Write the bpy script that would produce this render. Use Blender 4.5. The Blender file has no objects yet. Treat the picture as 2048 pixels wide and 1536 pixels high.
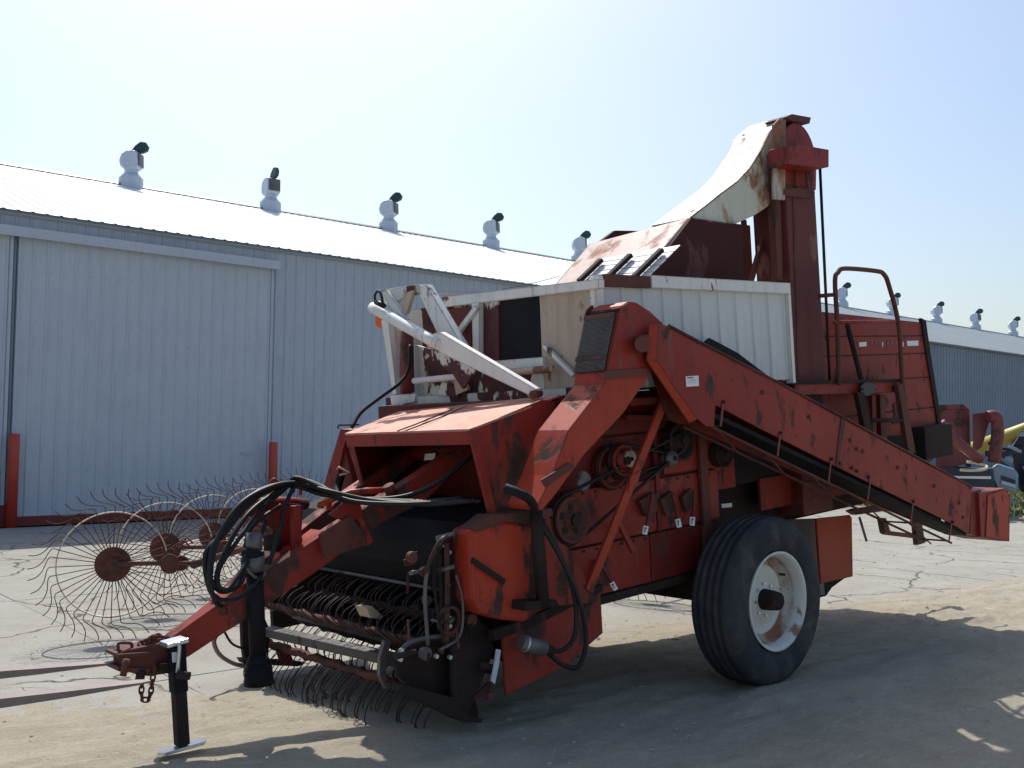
import bpy, math, random
import numpy as np
from mathutils import Vector, Matrix
R = math.radians
random.seed(7)
rng = np.random.default_rng(11)
sc = bpy.context.scene
# ------------------------------------------------------------------ camera
FPX = 2000.0; CAMH = 1.6
pitch = math.atan(104 / 2000); roll = 0.012
fw = Vector((0, math.cos(pitch), math.sin(pitch))); rt0 = Vector((1, 0, 0)); up0 = rt0.cross(fw)
rt = rt0 * math.cos(roll) + up0 * math.sin(roll); up = up0 * math.cos(roll) - rt0 * math.sin(roll)
CAM = Vector((0, 0, CAMH))
cd = bpy.data.cameras.new('camera'); cam = bpy.data.objects.new('camera', cd); sc.collection.objects.link(cam)
cd.sensor_width = 36; cd.lens = 36 * FPX / 2048; cd.clip_start = 0.05; cd.clip_end = 3000
cam.matrix_world = Matrix(((rt.x, up.x, -fw.x, 0), (rt.y, up.y, -fw.y, 0), (rt.z, up.z, -fw.z, CAMH), (0, 0, 0, 1)))
sc.camera = cam
# ------------------------------------------------------------------ light
SUN_EL, SUN_AZ = 54.0, -15.0            # azimuth measured from +Y towards +X
w = bpy.data.worlds.new('World'); sc.world = w; w.use_nodes = True
nt = w.node_tree; nt.nodes.clear()
wo = nt.nodes.new('ShaderNodeOutputWorld'); bg = nt.nodes.new('ShaderNodeBackground'); sky = nt.nodes.new('ShaderNodeTexSky')
sky.sky_type = 'NISHITA'; sky.sun_disc = False; sky.sun_elevation = R(SUN_EL); sky.sun_rotation = R(SUN_AZ)
sky.air_density = 1.25; sky.dust_density = 3.1; sky.ozone_density = 3.0; sky.altitude = 200
bg.inputs[1].default_value = 0.148
nt.links.new(sky.outputs[0], bg.inputs[0]); nt.links.new(bg.outputs[0], wo.inputs[0])
sd = bpy.data.lights.new('sun', 'SUN'); sd.energy = 4.4; sd.angle = R(0.53); sd.color = (1.0, 0.95, 0.87)
so = bpy.data.objects.new('sun', sd); sc.collection.objects.link(so)
sdir = Vector((math.sin(R(SUN_AZ)) * math.cos(R(SUN_EL)), math.cos(R(SUN_AZ)) * math.cos(R(SUN_EL)), math.sin(R(SUN_EL))))
so.rotation_euler = sdir.to_track_quat('Z', 'Y').to_euler(); so.location = sdir * 30
sc.view_settings.view_transform = 'Standard'; sc.view_settings.look = 'None'
sc.view_settings.exposure = 0.0; sc.view_settings.gamma = 1.0; sc.view_settings.use_curve_mapping = False
# ------------------------------------------------------------------ geometry of the place
def ray(px, py): return fw + rt * ((px - 1024) / FPX) - up * ((py - 768) / FPX)
def ground(px, py, z=0.0):
    d = ray(px, py); return CAM + d * ((z - CAMH) / d.z)
F = Vector((-.748, -.664, 0)).normalized(); N = Vector((-F.y, F.x, 0)); ZZ = Vector((0, 0, 1))
O = ground(1495, 1378) - N * 1.25
a_, r_ = R(4.5), R(0.7)                 # the harvester stands nose down
F2 = F * math.cos(a_) - ZZ * math.sin(a_); U0 = ZZ * math.cos(a_) + F * math.sin(a_)
N2 = N * math.cos(r_) + U0 * math.sin(r_); U2 = U0 * math.cos(r_) - N * math.sin(r_)
HM = Matrix(((F2.x, N2.x, U2.x, O.x), (F2.y, N2.y, U2.y, O.y), (F2.z, N2.z, U2.z, O.z), (0, 0, 0, 1)))
HMI = HM.inverted()
CL = HMI @ CAM
def lray(px, py): return HMI.to_3x3() @ ray(px, py)
def PL(px, py, p0, n):                  # machine coordinates of the point seen at a pixel on a plane
    d = lray(px, py); p0 = Vector(p0); n = Vector(n); return CL + d * ((p0 - CL).dot(n) / d.dot(n))
def V(px, py, v): return PL(px, py, (0, v, 0), (0, 1, 0))
def U(px, py, u): return PL(px, py, (u, 0, 0), (1, 0, 0))
def Zq(px, py, z): return PL(px, py, (0, 0, z), (0, 0, 1))
def M(u, v, z): return HM @ Vector((u, v, z))
def tolocal(p): return HMI @ Vector(p)
# ------------------------------------------------------------------ materials
def newmat(name):
    m = bpy.data.materials.new(name); m.use_nodes = True; t = m.node_tree
    b = t.nodes['Principled BSDF']; return m, t, b
def nd(t, typ, **kw):
    n = t.nodes.new(typ)
    for k, v in kw.items(): setattr(n, k, v)
    return n
def noise(t, vec, scale, detail=6, rough=.6, dist=0.0):
    n = nd(t, 'ShaderNodeTexNoise'); n.inputs['Scale'].default_value = scale; n.inputs['Detail'].default_value = detail
    n.inputs['Roughness'].default_value = rough; n.inputs['Distortion'].default_value = dist
    t.links.new(vec, n.inputs['Vector']); return n.outputs[0]
def ramp(t, fac, stops):
    n = nd(t, 'ShaderNodeValToRGB'); e = n.color_ramp.elements
    while len(e) < len(stops): e.new(.5)
    for i, (p, c) in enumerate(stops):
        e[i].position = p; e[i].color = (c, c, c, 1) if isinstance(c, (int, float)) else (*c, 1)
    t.links.new(fac, n.inputs[0]); return n.outputs[0]
def mix(t, fac, a, b, mode='MIX'):
    n = nd(t, 'ShaderNodeMix', data_type='RGBA', blend_type=mode)
    for s, v in ((n.inputs[0], fac), (n.inputs[6], a), (n.inputs[7], b)):
        if isinstance(v, (int, float)): s.default_value = v
        elif isinstance(v, tuple): s.default_value = (*v, 1)
        else: t.links.new(v, s)
    return n.outputs[2]
def mapping(t, vec, sc_):
    n = nd(t, 'ShaderNodeMapping'); n.inputs['Scale'].default_value = sc_; t.links.new(vec, n.inputs[0]); return n.outputs[0]
def bump(t, b, h, strength, dist=.02):
    n = nd(t, 'ShaderNodeBump'); n.inputs['Strength'].default_value = strength; n.inputs['Distance'].default_value = dist
    t.links.new(h, n.inputs['Height']); t.links.new(n.outputs[0], b.inputs['Normal'])
def paint(name, c1, c2, rust=.6, rustcol=(.045, .022, .016), scale=3.0, rough=.5, stretch=(1, 1, .6), soft=.03, dirt=.35, metallic=0.0, seed=0.0, spec=.5, edge=0.0, vary=0.0, dent=0.0, streak=0.0):
    m, t, b = newmat(name)
    tc = nd(t, 'ShaderNodeTexCoord'); oi = nd(t, 'ShaderNodeObjectInfo')
    add = nd(t, 'ShaderNodeVectorMath', operation='ADD'); t.links.new(tc.outputs['Object'], add.inputs[0])
    add.inputs[1].default_value = (seed, seed * 1.7, seed * .3); vec = add.outputs[0]
    va = noise(t, vec, 1.7, 4, .55); col = mix(t, ramp(t, va, [(.35, 0.0), (.68, 1.0)]), c1, c2)
    sv = mapping(t, vec, (7, 7, .7)); st = noise(t, sv, 2.2, 5, .6)
    col = mix(t, ramp(t, st, [(.5, 0.0), (.75, dirt)]), col, tuple(x * .45 + .01 for x in c1))
    gr = noise(t, vec, 60, 4, .7); col = mix(t, ramp(t, gr, [(.3, .0), (.8, .22)]), col, tuple(min(1, x * 1.25 + .02) for x in c2))
    big = noise(t, mapping(t, vec, stretch), scale, 8, .62, .35)
    msk = ramp(t, big, [(rust - soft, 0.0), (rust + soft * .3, 1.0)])
    sp = noise(t, vec, 24, 5, .6); msk2 = ramp(t, sp, [(.69, 0.0), (.71, .9)])
    mm = nd(t, 'ShaderNodeMath', operation='MAXIMUM'); t.links.new(msk, mm.inputs[0]); t.links.new(msk2, mm.inputs[1])
    if edge:
        bv = nd(t, 'ShaderNodeBevel'); bv.samples = 3; bv.inputs['Radius'].default_value = .012; g = nd(t, 'ShaderNodeNewGeometry')
        dt = nd(t, 'ShaderNodeVectorMath', operation='DOT_PRODUCT'); t.links.new(bv.outputs[0], dt.inputs[0]); t.links.new(g.outputs['Normal'], dt.inputs[1])
        em = nd(t, 'ShaderNodeMapRange'); t.links.new(dt.outputs['Value'], em.inputs[0]); em.inputs[1].default_value = .995; em.inputs[2].default_value = .90; em.inputs[3].default_value = 0; em.inputs[4].default_value = 1
        ea = nd(t, 'ShaderNodeMath', operation='MULTIPLY_ADD'); t.links.new(em.outputs[0], ea.inputs[0]); ea.inputs[1].default_value = .45; t.links.new(noise(t, vec, 16, 5, .65), ea.inputs[2])
        er = ramp(t, ea.outputs[0], [(.86 - edge * .2, 0.0), (.90 - edge * .2, .9)])
        m3 = nd(t, 'ShaderNodeMath', operation='MAXIMUM'); t.links.new(mm.outputs[0], m3.inputs[0]); t.links.new(er, m3.inputs[1]); mm = m3
    if streak:
        sk = noise(t, mapping(t, vec, (26, 26, 1.1)), 1.0, 3, .5); sg = noise(t, vec, 2.2, 3, .5)
        mu = nd(t, 'ShaderNodeMath', operation='MULTIPLY'); t.links.new(ramp(t, sk, [(.58, 0.0), (.70, 1.0)]), mu.inputs[0]); t.links.new(ramp(t, sg, [(.48, 0.0), (.62, streak)]), mu.inputs[1])
        col = mix(t, mu.outputs[0], col, tuple(min(1, x * 2.2 + .02) for x in rustcol))
    if vary:
        vr = nd(t, 'ShaderNodeMapRange'); t.links.new(oi.outputs['Random'], vr.inputs[0]); vr.inputs[3].default_value = 1 - vary; vr.inputs[4].default_value = 1 + vary
        hv_ = nd(t, 'ShaderNodeHueSaturation'); t.links.new(vr.outputs[0], hv_.inputs['Value']); t.links.new(col, hv_.inputs['Color']); col = hv_.outputs[0]
    rc = mix(t, ramp(t, noise(t, vec, 14, 6, .65), [(.3, 0.0), (.7, 1.0)]), rustcol, tuple(min(1, x * 2.0) for x in rustcol))
    col = mix(t, mm.outputs[0], col, rc)
    t.links.new(col, b.inputs['Base Color'])
    rr = nd(t, 'ShaderNodeMapRange'); t.links.new(mm.outputs[0], rr.inputs[0]); rr.inputs[3].default_value = rough; rr.inputs[4].default_value = .85
    t.links.new(rr.outputs[0], b.inputs['Roughness']); b.inputs['Metallic'].default_value = metallic
    b.inputs['Specular IOR Level'].default_value = spec
    h = nd(t, 'ShaderNodeMath', operation='SUBTRACT'); t.links.new(mix(t, .8, gr, va), h.inputs[0]); t.links.new(mm.outputs[0], h.inputs[1])
    
    if dent:
        dn = nd(t, 'ShaderNodeMath', operation='MULTIPLY_ADD'); t.links.new(noise(t, mapping(t, vec, (1, 1, .5)), 1.6, 3, .5), dn.inputs[0]); dn.inputs[1].default_value = dent; t.links.new(h.outputs[0], dn.inputs[2]); h = dn
    bump(t, b, h.outputs[0], .35, .004); return m
MT = {}
MT['red'] = paint('red_paint', (.215, .0135, .0095), (.28, .031, .021), .625, rustcol=(.055, .026, .02), scale=8, soft=.06, seed=1, spec=.3, edge=.7, vary=.06, dent=3, streak=.6)
MT['reddark'] = paint('dark_red_paint', (.130, .0085, .008), (.175, .017, .014), .60, scale=7, soft=.07, seed=2, spec=.3, edge=.6, vary=.1, dent=3, streak=.5)
MT['orange'] = paint('orange_paint', (.335, .027, .010), (.385, .050, .020), .63, rustcol=(.055, .026, .02), soft=.05, seed=3, scale=4.5, spec=.3, edge=.8, dent=3, streak=.6)
MT['hood'] = paint('sun_faded_red_paint', (.50, .19, .125), (.60, .30, .22), .66, scale=5, soft=.06, rustcol=(.2, .08, .05), seed=4, dirt=.5, rough=.65, edge=.8, dent=3)
MT['rust'] = paint('rusty_steel', (.085, .028, .020), (.14, .040, .028), .56, seed=5, rough=.8)
MT['tower'] = paint('maroon_rusty_paint', (.085, .013, .012), (.14, .024, .020), .60, rustcol=(.16, .075, .065), seed=6, rough=.65, stretch=(1, 1, .35))
MT['white'] = paint('peeling_white_paint', (.58, .59, .55), (.66, .64, .57), .50, rustcol=(.055, .018, .018), scale=2.6, seed=9.3, stretch=(1, 1, .55), soft=.012, dirt=.3, edge=.8)
MT['white2'] = paint('white_paint', (.70, .71, .69), (.78, .77, .71), .66, rustcol=(.10, .05, .035), scale=5, soft=.03, seed=8, dirt=.35, edge=.9, streak=.5, rough=.6)
MT['beige'] = paint('stained_beige_panel', (.42, .33, .25), (.50, .40, .31), .60, rustcol=(.16, .08, .05), scale=4, seed=10, dirt=.5)
MT['ribwhite'] = paint('white_ribbed_sheet', (.53, .58, .59), (.60, .63, .62), .74, seed=11, dirt=.25, vary=.05, streak=.25, dent=2, rustcol=(.16, .09, .06))
MT['black'] = paint('black_rubber', (.008, .008, .011), (.016, .016, .020), .80, rustcol=(.03, .024, .02), seed=12, rough=.7, spec=.15)
MT['hose'] = paint('black_hose', (.008, .009, .010), (.015, .016, .017), .9, seed=13, rough=.5, spec=.3)
MT['steel'] = paint('worn_grey_steel', (.10, .095, .10), (.17, .16, .16), .62, seed=14, rough=.5, metallic=.3)
MT['wire'] = paint('rusty_wire', (.075, .034, .024), (.12, .060, .040), .66, seed=15, rough=.65, spec=.3)
MT['wiredark'] = paint('dark_rusty_wire', (.04, .024, .02), (.07, .04, .03), .66, seed=66, rough=.6, spec=.3)
MT['ring'] = paint('pale_rusty_band', (.48, .41, .30), (.62, .55, .42), .60, rustcol=(.13, .06, .035), seed=16, rough=.55)
MT['zinc'] = paint('zinc_plate', (.55, .60, .66), (.65, .68, .7), .82, seed=17, rough=.3, metallic=.7)
MT['mud'] = paint('dirty_dark_iron', (.018, .013, .013), (.040, .026, .023), .62, seed=18, rough=.8, spec=.2)
MT['tyre'] = paint('weathered_tyre_rubber', (.030, .033, .040), (.055, .058, .066), .66, rustcol=(.062, .060, .055), scale=6, soft=.2, seed=19, rough=.85, spec=.12)
MT['rim'] = paint('white_rim_paint', (.60, .60, .55), (.65, .65, .60), .64, rustcol=(.20, .10, .055), scale=3.2, seed=23.4, rough=.45)
MT['wornred'] = paint('heavily_worn_red_paint', (.235, .016, .010), (.30, .038, .025), .545, rustcol=(.05, .024, .02), scale=4.2, soft=.05, seed=61, spec=.3, edge=1.0, dent=3, streak=.7)
MT['wornorange'] = paint('heavily_worn_orange_paint', (.39, .030, .011), (.44, .055, .023), .56, rustcol=(.05, .024, .02), scale=3.6, soft=.04, seed=63, spec=.3, edge=1.0, dent=3, streak=.8)
MT['palecap'] = paint('sun_bleached_pink_sheet', (.52, .38, .33), (.62, .49, .44), .64, rustcol=(.28, .13, .09), scale=5, soft=.1, seed=64, dirt=.5, rough=.6, edge=.8)
MT['darksteel'] = paint('dark_worn_steel', (.045, .042, .046), (.085, .08, .08), .6, seed=65, rough=.5, metallic=.2)
MT['rimrust'] = paint('rusty_rim_well', (.50, .47, .41), (.56, .53, .47), .50, rustcol=(.17, .08, .045), scale=4, soft=.12, seed=50.5)
MT['cream'] = paint('rust_stained_cream_paint', (.55, .55, .44), (.62, .62, .52), .62, rustcol=(.20, .095, .05), scale=4.2, soft=.08, seed=51, edge=.9, streak=.9, dirt=.4)
MT['bollard'] = paint('bollard_red_paint', (.42, .035, .018), (.50, .055, .028), .76, seed=21, rough=.45)
MT['label'] = paint('printed_white_label', (.72, .74, .76), (.78, .78, .78), .9, seed=22)
MT['amber'] = paint('amber_lens', (.75, .13, .02), (.80, .18, .03), .95, seed=23, rough=.25)
MT['wall'] = paint('pale_grey_siding', (.41, .46, .53), (.45, .50, .565), .95, seed=24, rough=.5, dirt=.2, vary=.035, dent=5)
MT['door'] = paint('pale_grey_door_siding', (.46, .505, .57), (.49, .535, .595), .95, seed=25, rough=.5, dirt=.22, dent=5)
MT['roof'] = paint('white_roof_sheet', (.60, .63, .65), (.66, .68, .69), .95, seed=26, rough=.4, dirt=.15, vary=.03)
MT['wall2'] = paint('shade_toned_siding', (.19, .245, .32), (.22, .275, .35), .95, seed=71, rough=.6, dirt=.2, vary=.04, dent=4)  # siding of the far stretch; its shade is put into the colour
MT['roof2'] = paint('shade_toned_roof_sheet', (.36, .40, .42), (.41, .45, .47), .95, seed=72, rough=.8, dirt=.2, vary=.03, spec=.1)  # roof of the far stretch, its dimmer light put into a greyer colour
MT['capdark'] = paint('dark_maroon_sheet', (.042, .012, .011), (.07, .016, .015), .62, rustcol=(.08, .035, .03), seed=73, rough=.75, spec=.2)
MT['trim'] = paint('dark_green_trim', (.13, .19, .18), (.15, .21, .20), .95, seed=27)
MT['kick'] = paint('dark_red_base_board', (.17, .02, .018), (.22, .03, .025), .8, seed=28)
MT['vent'] = paint('vent_galvanised_paint', (.50, .57, .68), (.58, .63, .72), .95, seed=29, rough=.45)
MT['vane'] = paint('vent_dark_vane', (.012, .045, .045), (.018, .06, .06), .95, seed=30)
MT['fork'] = paint('worn_fork_steel', (.16, .13, .125), (.22, .185, .17), .60, rustcol=(.10, .06, .045), seed=31, rough=.55, metallic=.2)
MT['yellow'] = paint('yellow_paint', (.45, .36, .06), (.55, .45, .10), .8, seed=32)
MT['farred'] = paint('far_dull_red_paint', (.13, .022, .025), (.19, .04, .04), .62, seed=33)
MT['navy'] = paint('dark_blue_black_iron', (.012, .018, .035), (.03, .035, .06), .9, seed=34)
MT['bluegrey'] = paint('blue_grey_paint', (.22, .30, .42), (.28, .36, .46), .9, seed=35)
MT['stone'] = paint('pale_pebble', (.30, .26, .21), (.42, .38, .32), .9, seed=36, rough=.9)
# screen mesh
def ground_mat(name, c1, c2, c3, cracks):
    m, t, b = newmat(name); g = nd(t, 'ShaderNodeNewGeometry'); P = g.outputs['Position']
    col = mix(t, ramp(t, noise(t, P, .55, 6, .6, .4), [(.35, 0.0), (.65, 1.0)]), c1, c2)
    col = mix(t, ramp(t, noise(t, P, 2.7, 8, .7), [(.42, 0.0), (.75, .8)]), col, c3)
    fine = noise(t, P, 55, 6, .75); col = mix(t, ramp(t, fine, [(.35, .35), (.65, 0.0)]), col, tuple(x * .45 for x in c1))
    h = fine
    if not cracks:
        mp = nd(t, 'ShaderNodeMapping', vector_type='TEXTURE'); mp.inputs['Rotation'].default_value = (0, 0, R(90 - 49.6)); t.links.new(P, mp.inputs[0])
        st = noise(t, mapping(t, mp.outputs[0], (3.2, 8, 1)), 1.7, 8, .72, 1.2)
        col = mix(t, ramp(t, st, [(.56, 0.0), (.66, .5)]), col, tuple(x * .62 for x in c1))  # soil streaks that also put the track ridges' shade into the colour
        col = mix(t, ramp(t, st, [(.34, .5), (.44, 0.0)]), col, tuple(min(1, x * 1.2) for x in c2))
        ad = nd(t, 'ShaderNodeMath', operation='MULTIPLY_ADD'); t.links.new(st, ad.inputs[0]); ad.inputs[1].default_value = -.6; t.links.new(fine, ad.inputs[2]); h = ad.outputs[0]
    if cracks:
        dv = nd(t, 'ShaderNodeTexNoise'); dv.inputs['Scale'].default_value = 1.6; dv.inputs['Detail'].default_value = 8; t.links.new(P, dv.inputs['Vector'])
        s = nd(t, 'ShaderNodeVectorMath', operation='MULTIPLY_ADD'); t.links.new(dv.outputs['Color'], s.inputs[0]); s.inputs[1].default_value = (.9, .9, 0); t.links.new(P, s.inputs[2])
        hs = []
        for scl, wd in ((.62, .010), (1.5, .006)):
            vo = nd(t, 'ShaderNodeTexVoronoi', feature='DISTANCE_TO_EDGE', voronoi_dimensions='2D'); vo.inputs['Scale'].default_value = scl; t.links.new(s.outputs[0], vo.inputs['Vector'])
            e = nd(t, 'ShaderNodeMapRange'); t.links.new(vo.outputs['Distance'], e.inputs[0]); e.inputs[1].default_value = wd * .3; e.inputs[2].default_value = wd * 1.6
            e.inputs[3].default_value = 1; e.inputs[4].default_value = 0
            gate = ramp(t, noise(t, P, .9 if scl < 1 else .5, 4, .5), [(.40, 0.0), (.5, 1.0)] if scl < 1 else [(.52, 0.0), (.60, 1.0)])
            mu = nd(t, 'ShaderNodeMath', operation='MULTIPLY'); t.links.new(e.outputs[0], mu.inputs[0]); t.links.new(gate, mu.inputs[1]); hs.append(mu.outputs[0])
        mx = nd(t, 'ShaderNodeMath', operation='MAXIMUM'); t.links.new(hs[0], mx.inputs[0]); t.links.new(hs[1], mx.inputs[1])
        col = mix(t, mx.outputs[0], col, (.10, .085, .065))
        sb = nd(t, 'ShaderNodeMath', operation='MULTIPLY_ADD'); t.links.new(mx.outputs[0], sb.inputs[0]); sb.inputs[1].default_value = -2.5; t.links.new(fine, sb.inputs[2]); h = sb.outputs[0]
    t.links.new(col, b.inputs['Base Color']); b.inputs['Roughness'].default_value = .95; b.inputs['Specular IOR Level'].default_value = .15
    bump(t, b, h, .5 if cracks else .75, .012 if cracks else .02); return m
MT['concrete'] = ground_mat('cracked_concrete', (.355, .345, .305), (.41, .40, .365), (.31, .285, .235), True)
MT['sand'] = ground_mat('tan_sand', (.42, .375, .29), (.47, .43, .34), (.34, .30, .23), False)
MT['dirt'] = ground_mat('yard_dirt', (.30, .26, .20), (.36, .31, .24), (.2, .2, .12), False)
MT['straw'] = paint('dry_straw', (.40, .33, .18), (.50, .42, .26), .95, seed=80, rough=.8)
MT['grass'] = paint('grass_green', (.10, .17, .03), (.20, .27, .07), .95, seed=40, rough=.8)
# ------------------------------------------------------------------ mesh helpers
col_ = sc.collection
def link(name, me, mat, parent=None, label=None):
    o = bpy.data.objects.new(name, me); col_.objects.link(o)
    if mat is not None and not me.materials: me.materials.append(MT[mat] if isinstance(mat, str) else mat)
    if parent is not None: o.parent = parent
    if label: o['label'] = label
    return o
class MB:
    def __init__(s): s.v = []; s.f = []; s.sm = []
    def add(s, vs, fs, smooth=False):
        b = len(s.v); s.v += [tuple(x) for x in vs]; s.f += [tuple(b + i for i in f) for f in fs]; s.sm += [smooth] * len(fs); return s
    def prism(s, pts, off):
        pts = [Vector(p) for p in pts]; off = Vector(off); n = len(pts)
        s.add(pts + [p + off for p in pts], [tuple(range(n)), tuple(range(2 * n - 1, n - 1, -1))] + [(i, (i + 1) % n, n + (i + 1) % n, n + i) for i in range(n)]); return s
    def box(s, a, b):
        (x0, y0, z0), (x1, y1, z1) = a, b
        return s.prism([(x0, y0, z0), (x1, y0, z0), (x1, y1, z0), (x0, y1, z0)], (0, 0, z1 - z0))
    def bar(s, p, q, w_, h_, upv=(0, 0, 1)):
        p, q = Vector(p), Vector(q); d = (q - p).normalized(); u = Vector(upv); sd_ = d.cross(u)
        if sd_.length < 1e-3: sd_ = d.cross(Vector((1, 0, 0)))
        sd_.normalize(); uu = sd_.cross(d)
        a = sd_ * (w_ / 2); c = uu * (h_ / 2)
        return s.prism([p - a - c, p + a - c, p + a + c, p - a + c], q - p)
    def tube(s, pts, r, n=8, res=6, cap=True, rf=None):
        pts = [Vector(p) for p in pts]
        if len(pts) > 2 and res > 1:
            P = [pts[0] * 2 - pts[1]] + pts + [pts[-1] * 2 - pts[-2]]; out = []
            for i in range(1, len(P) - 2):
                for k in range(res):
                    t = k / res; a, b, c, d = P[i - 1], P[i], P[i + 1], P[i + 2]
                    out.append(.5 * ((2 * b) + (c - a) * t + (2 * a - 5 * b + 4 * c - d) * t * t + (3 * b - a - 3 * c + d) * t ** 3))
            out.append(pts[-1]); pts = out
        vs = []; m = len(pts); prev = None
        for i, p in enumerate(pts):
            d = (pts[min(i + 1, m - 1)] - pts[max(i - 1, 0)]).normalized()
            if prev is None:
                a = d.cross(Vector((.13, .21, 1)));  a = a if a.length > .1 else d.cross(Vector((1, 0, 0)))
            else: a = prev - d * prev.dot(d)
            a.normalize(); prev = a; b = d.cross(a); rr = r if rf is None else r * rf(i / (m - 1), i)
            vs += [p + (a * math.cos(2 * math.pi * j / n) + b * math.sin(2 * math.pi * j / n)) * rr for j in range(n)]
        fs = [(i * n + j, i * n + (j + 1) % n, (i + 1) * n + (j + 1) % n, (i + 1) * n + j) for i in range(m - 1) for j in range(n)]
        s.add(vs, fs, n > 5)
        if cap: b = len(s.v) - len(vs); s.f += [tuple(b + j for j in range(n - 1, -1, -1)), tuple(b + (m - 1) * n + j for j in range(n))]; s.sm += [False, False]
        return s
    def lathe(s, c, ax, prof, n=32, smooth=True):   # prof: (offset along axis, radius)
        c = Vector(c); ax = Vector(ax).normalized(); a = ax.orthogonal().normalized(); b = ax.cross(a); vs = []
        for o_, r in prof: vs += [c + ax * o_ + (a * math.cos(2 * math.pi * j / n) + b * math.sin(2 * math.pi * j / n)) * r for j in range(n)]
        m = len(prof)
        return s.add(vs, [(i * n + j, i * n + (j + 1) % n, (i + 1) * n + (j + 1) % n, (i + 1) * n + j) for i in range(m - 1) for j in range(n)], smooth)
    def disc(s, c, ax, r0, th, n=24): return s.lathe(c, ax, [(0, .0001), (0, r0), (th, r0), (th, .0001)], n, False)
    def mesh(s, name):
        me = bpy.data.meshes.new(name); me.from_pydata(s.v, [], s.f); me.update()
        me.polygons.foreach_set('use_smooth', s.sm); 
        import bmesh
        bm = bmesh.new(); bm.from_mesh(me); bmesh.ops.recalc_face_normals(bm, faces=bm.faces); bm.to_mesh(me); bm.free()
        return me
    def build(s, name, mat, parent=None, label=None, bevel=0):
        o = link(name, s.mesh(name), mat, parent, label)
        if bevel:
            b = o.modifiers.new('bevel', 'BEVEL'); b.width = bevel; b.segments = 2; b.limit_method = 'ANGLE'; b.angle_limit = R(40)
        return o
def tag(o, label=None, cat=None, group=None, kind=None):
    if label: o['label'] = label
    if cat: o['category'] = cat
    if group: o['group'] = group
    if kind: o['kind'] = kind
    return o
def empty(name, loc, rz=0, mat=None):
    o = bpy.data.objects.new(name, None); col_.objects.link(o); o.empty_display_size = .2
    if mat is not None: o.matrix_world = mat
    else: o.location = loc; o.rotation_euler = (0, 0, rz)
    return o
# value noise for the sand
def vnoise(x, y, seed=0):
    tab = np.random.default_rng(seed).random((256, 256)); xi = np.floor(x).astype(int); yi = np.floor(y).astype(int)
    fx = x - xi; fy = y - yi; fx = fx * fx * (3 - 2 * fx); fy = fy * fy * (3 - 2 * fy)
    g = lambda i, j: tab[(xi + i) % 256, (yi + j) % 256]
    return (g(0, 0) * (1 - fx) + g(1, 0) * fx) * (1 - fy) + (g(0, 1) * (1 - fx) + g(1, 1) * fx) * fy
# ------------------------------------------------------------------ setting
BA = R(49.6); bb = Vector((math.sin(BA), math.cos(BA), 0)); bnn = Vector((bb.y, -bb.x, 0)); w0 = ground(44, 1051)
BM = Matrix(((bb.x, bnn.x, 0, w0.x), (bb.y, bnn.y, 0, w0.y), (0, 0, 1, 0), (0, 0, 0, 1)))   # barn frame: t along, s out from the wall, z
gp = MB().add([(-600, -600, -.03), (600, -600, -.03), (600, 900, -.03), (-600, 900, -.03)], [(0, 1, 2, 3)]).build('ground', 'dirt')
tag(gp, kind='structure')
pave = empty('concrete_pavement', None, mat=BM); tag(pave, kind='structure')
slab_meshes = []
for k in range(4):
    mb = MB(); n = 6; mb.box((.002, .002, -.10), (4.578, 3.798, .0)); slab_meshes.append(mb.mesh('slab'))
for i in range(-5, 14):
    for j in range(0, 6):
        t0, s0 = -2.1 + i * 4.58, .35 + j * 3.8
        c = BM @ Vector((t0 + 2.3, s0 + 1.9, 0))
        if c.y > 19.5 and c.x > 6.5 and s0 < 8.5: continue
        o = link('slab', slab_meshes[0], 'concrete', pave); o.location = (t0, s0, random.uniform(-.005, .002)); o.rotation_euler = (random.uniform(-.0008, .0008), random.uniform(-.0008, .0008), 0)
# sand sheet: a height field that sinks under the slabs where there is no sand
nt_, ns_ = 760, 250
T, S = np.meshgrid(np.linspace(-7, 23, nt_), np.linspace(10.6, 20.4, ns_))
edge = 12.6 + .8 * (vnoise(T * .45, S * .6, 3) - .5) + .5 * (vnoise(T * 1.7, S * 2.3, 4) - .5) + .06 * T
th = np.clip((S - edge) * .022, -.03, .028)
rip = (vnoise(T * 1.3 + .3 * vnoise(T, S, 12), S * 9, 5) - .5) * .034 + (vnoise(T * 4.5, S * 22, 6) - .5) * .018
clod = np.clip(vnoise(T * 9, S * 14, 7) - .72, 0, 1) * .07 * (vnoise(T * .8, S * 1.1, 8) > .5)
micro = (vnoise(T * 14, S * 20, 9) - .5) * .009
rut = -.014 * np.exp(-((S - 14.1 - .03 * T) / .22) ** 2) - .010 * np.exp(-((S - 15.7 + .02 * T) / .2) ** 2)
fade = np.clip((S - edge) / .8 + .35, 0, 1)
Hh = th + (rip + clod + rut) * fade + micro - .002
Hh[0, :] = -.06; Hh[-1, :] = -.06; Hh[:, 0] = -.06; Hh[:, -1] = -.06
vs = np.stack([T.ravel(), S.ravel(), Hh.ravel()], 1); idx = np.arange(nt_ * ns_).reshape(ns_, nt_)
fs = np.stack([idx[:-1, :-1].ravel(), idx[:-1, 1:].ravel(), idx[1:, 1:].ravel(), idx[1:, :-1].ravel()], 1)
me = bpy.data.meshes.new('sand_cover'); me.vertices.add(len(vs)); me.vertices.foreach_set('co', vs.astype(np.float32).ravel())
me.loops.add(fs.size); me.loops.foreach_set('vertex_index', fs.astype(np.int32).ravel()); me.polygons.add(len(fs))
me.polygons.foreach_set('loop_start', np.arange(0, fs.size, 4, dtype=np.int32)); me.polygons.foreach_set('loop_total', np.full(len(fs), 4, np.int32))
me.update(); me.polygons.foreach_set('use_smooth', [True] * len(fs))
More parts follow.
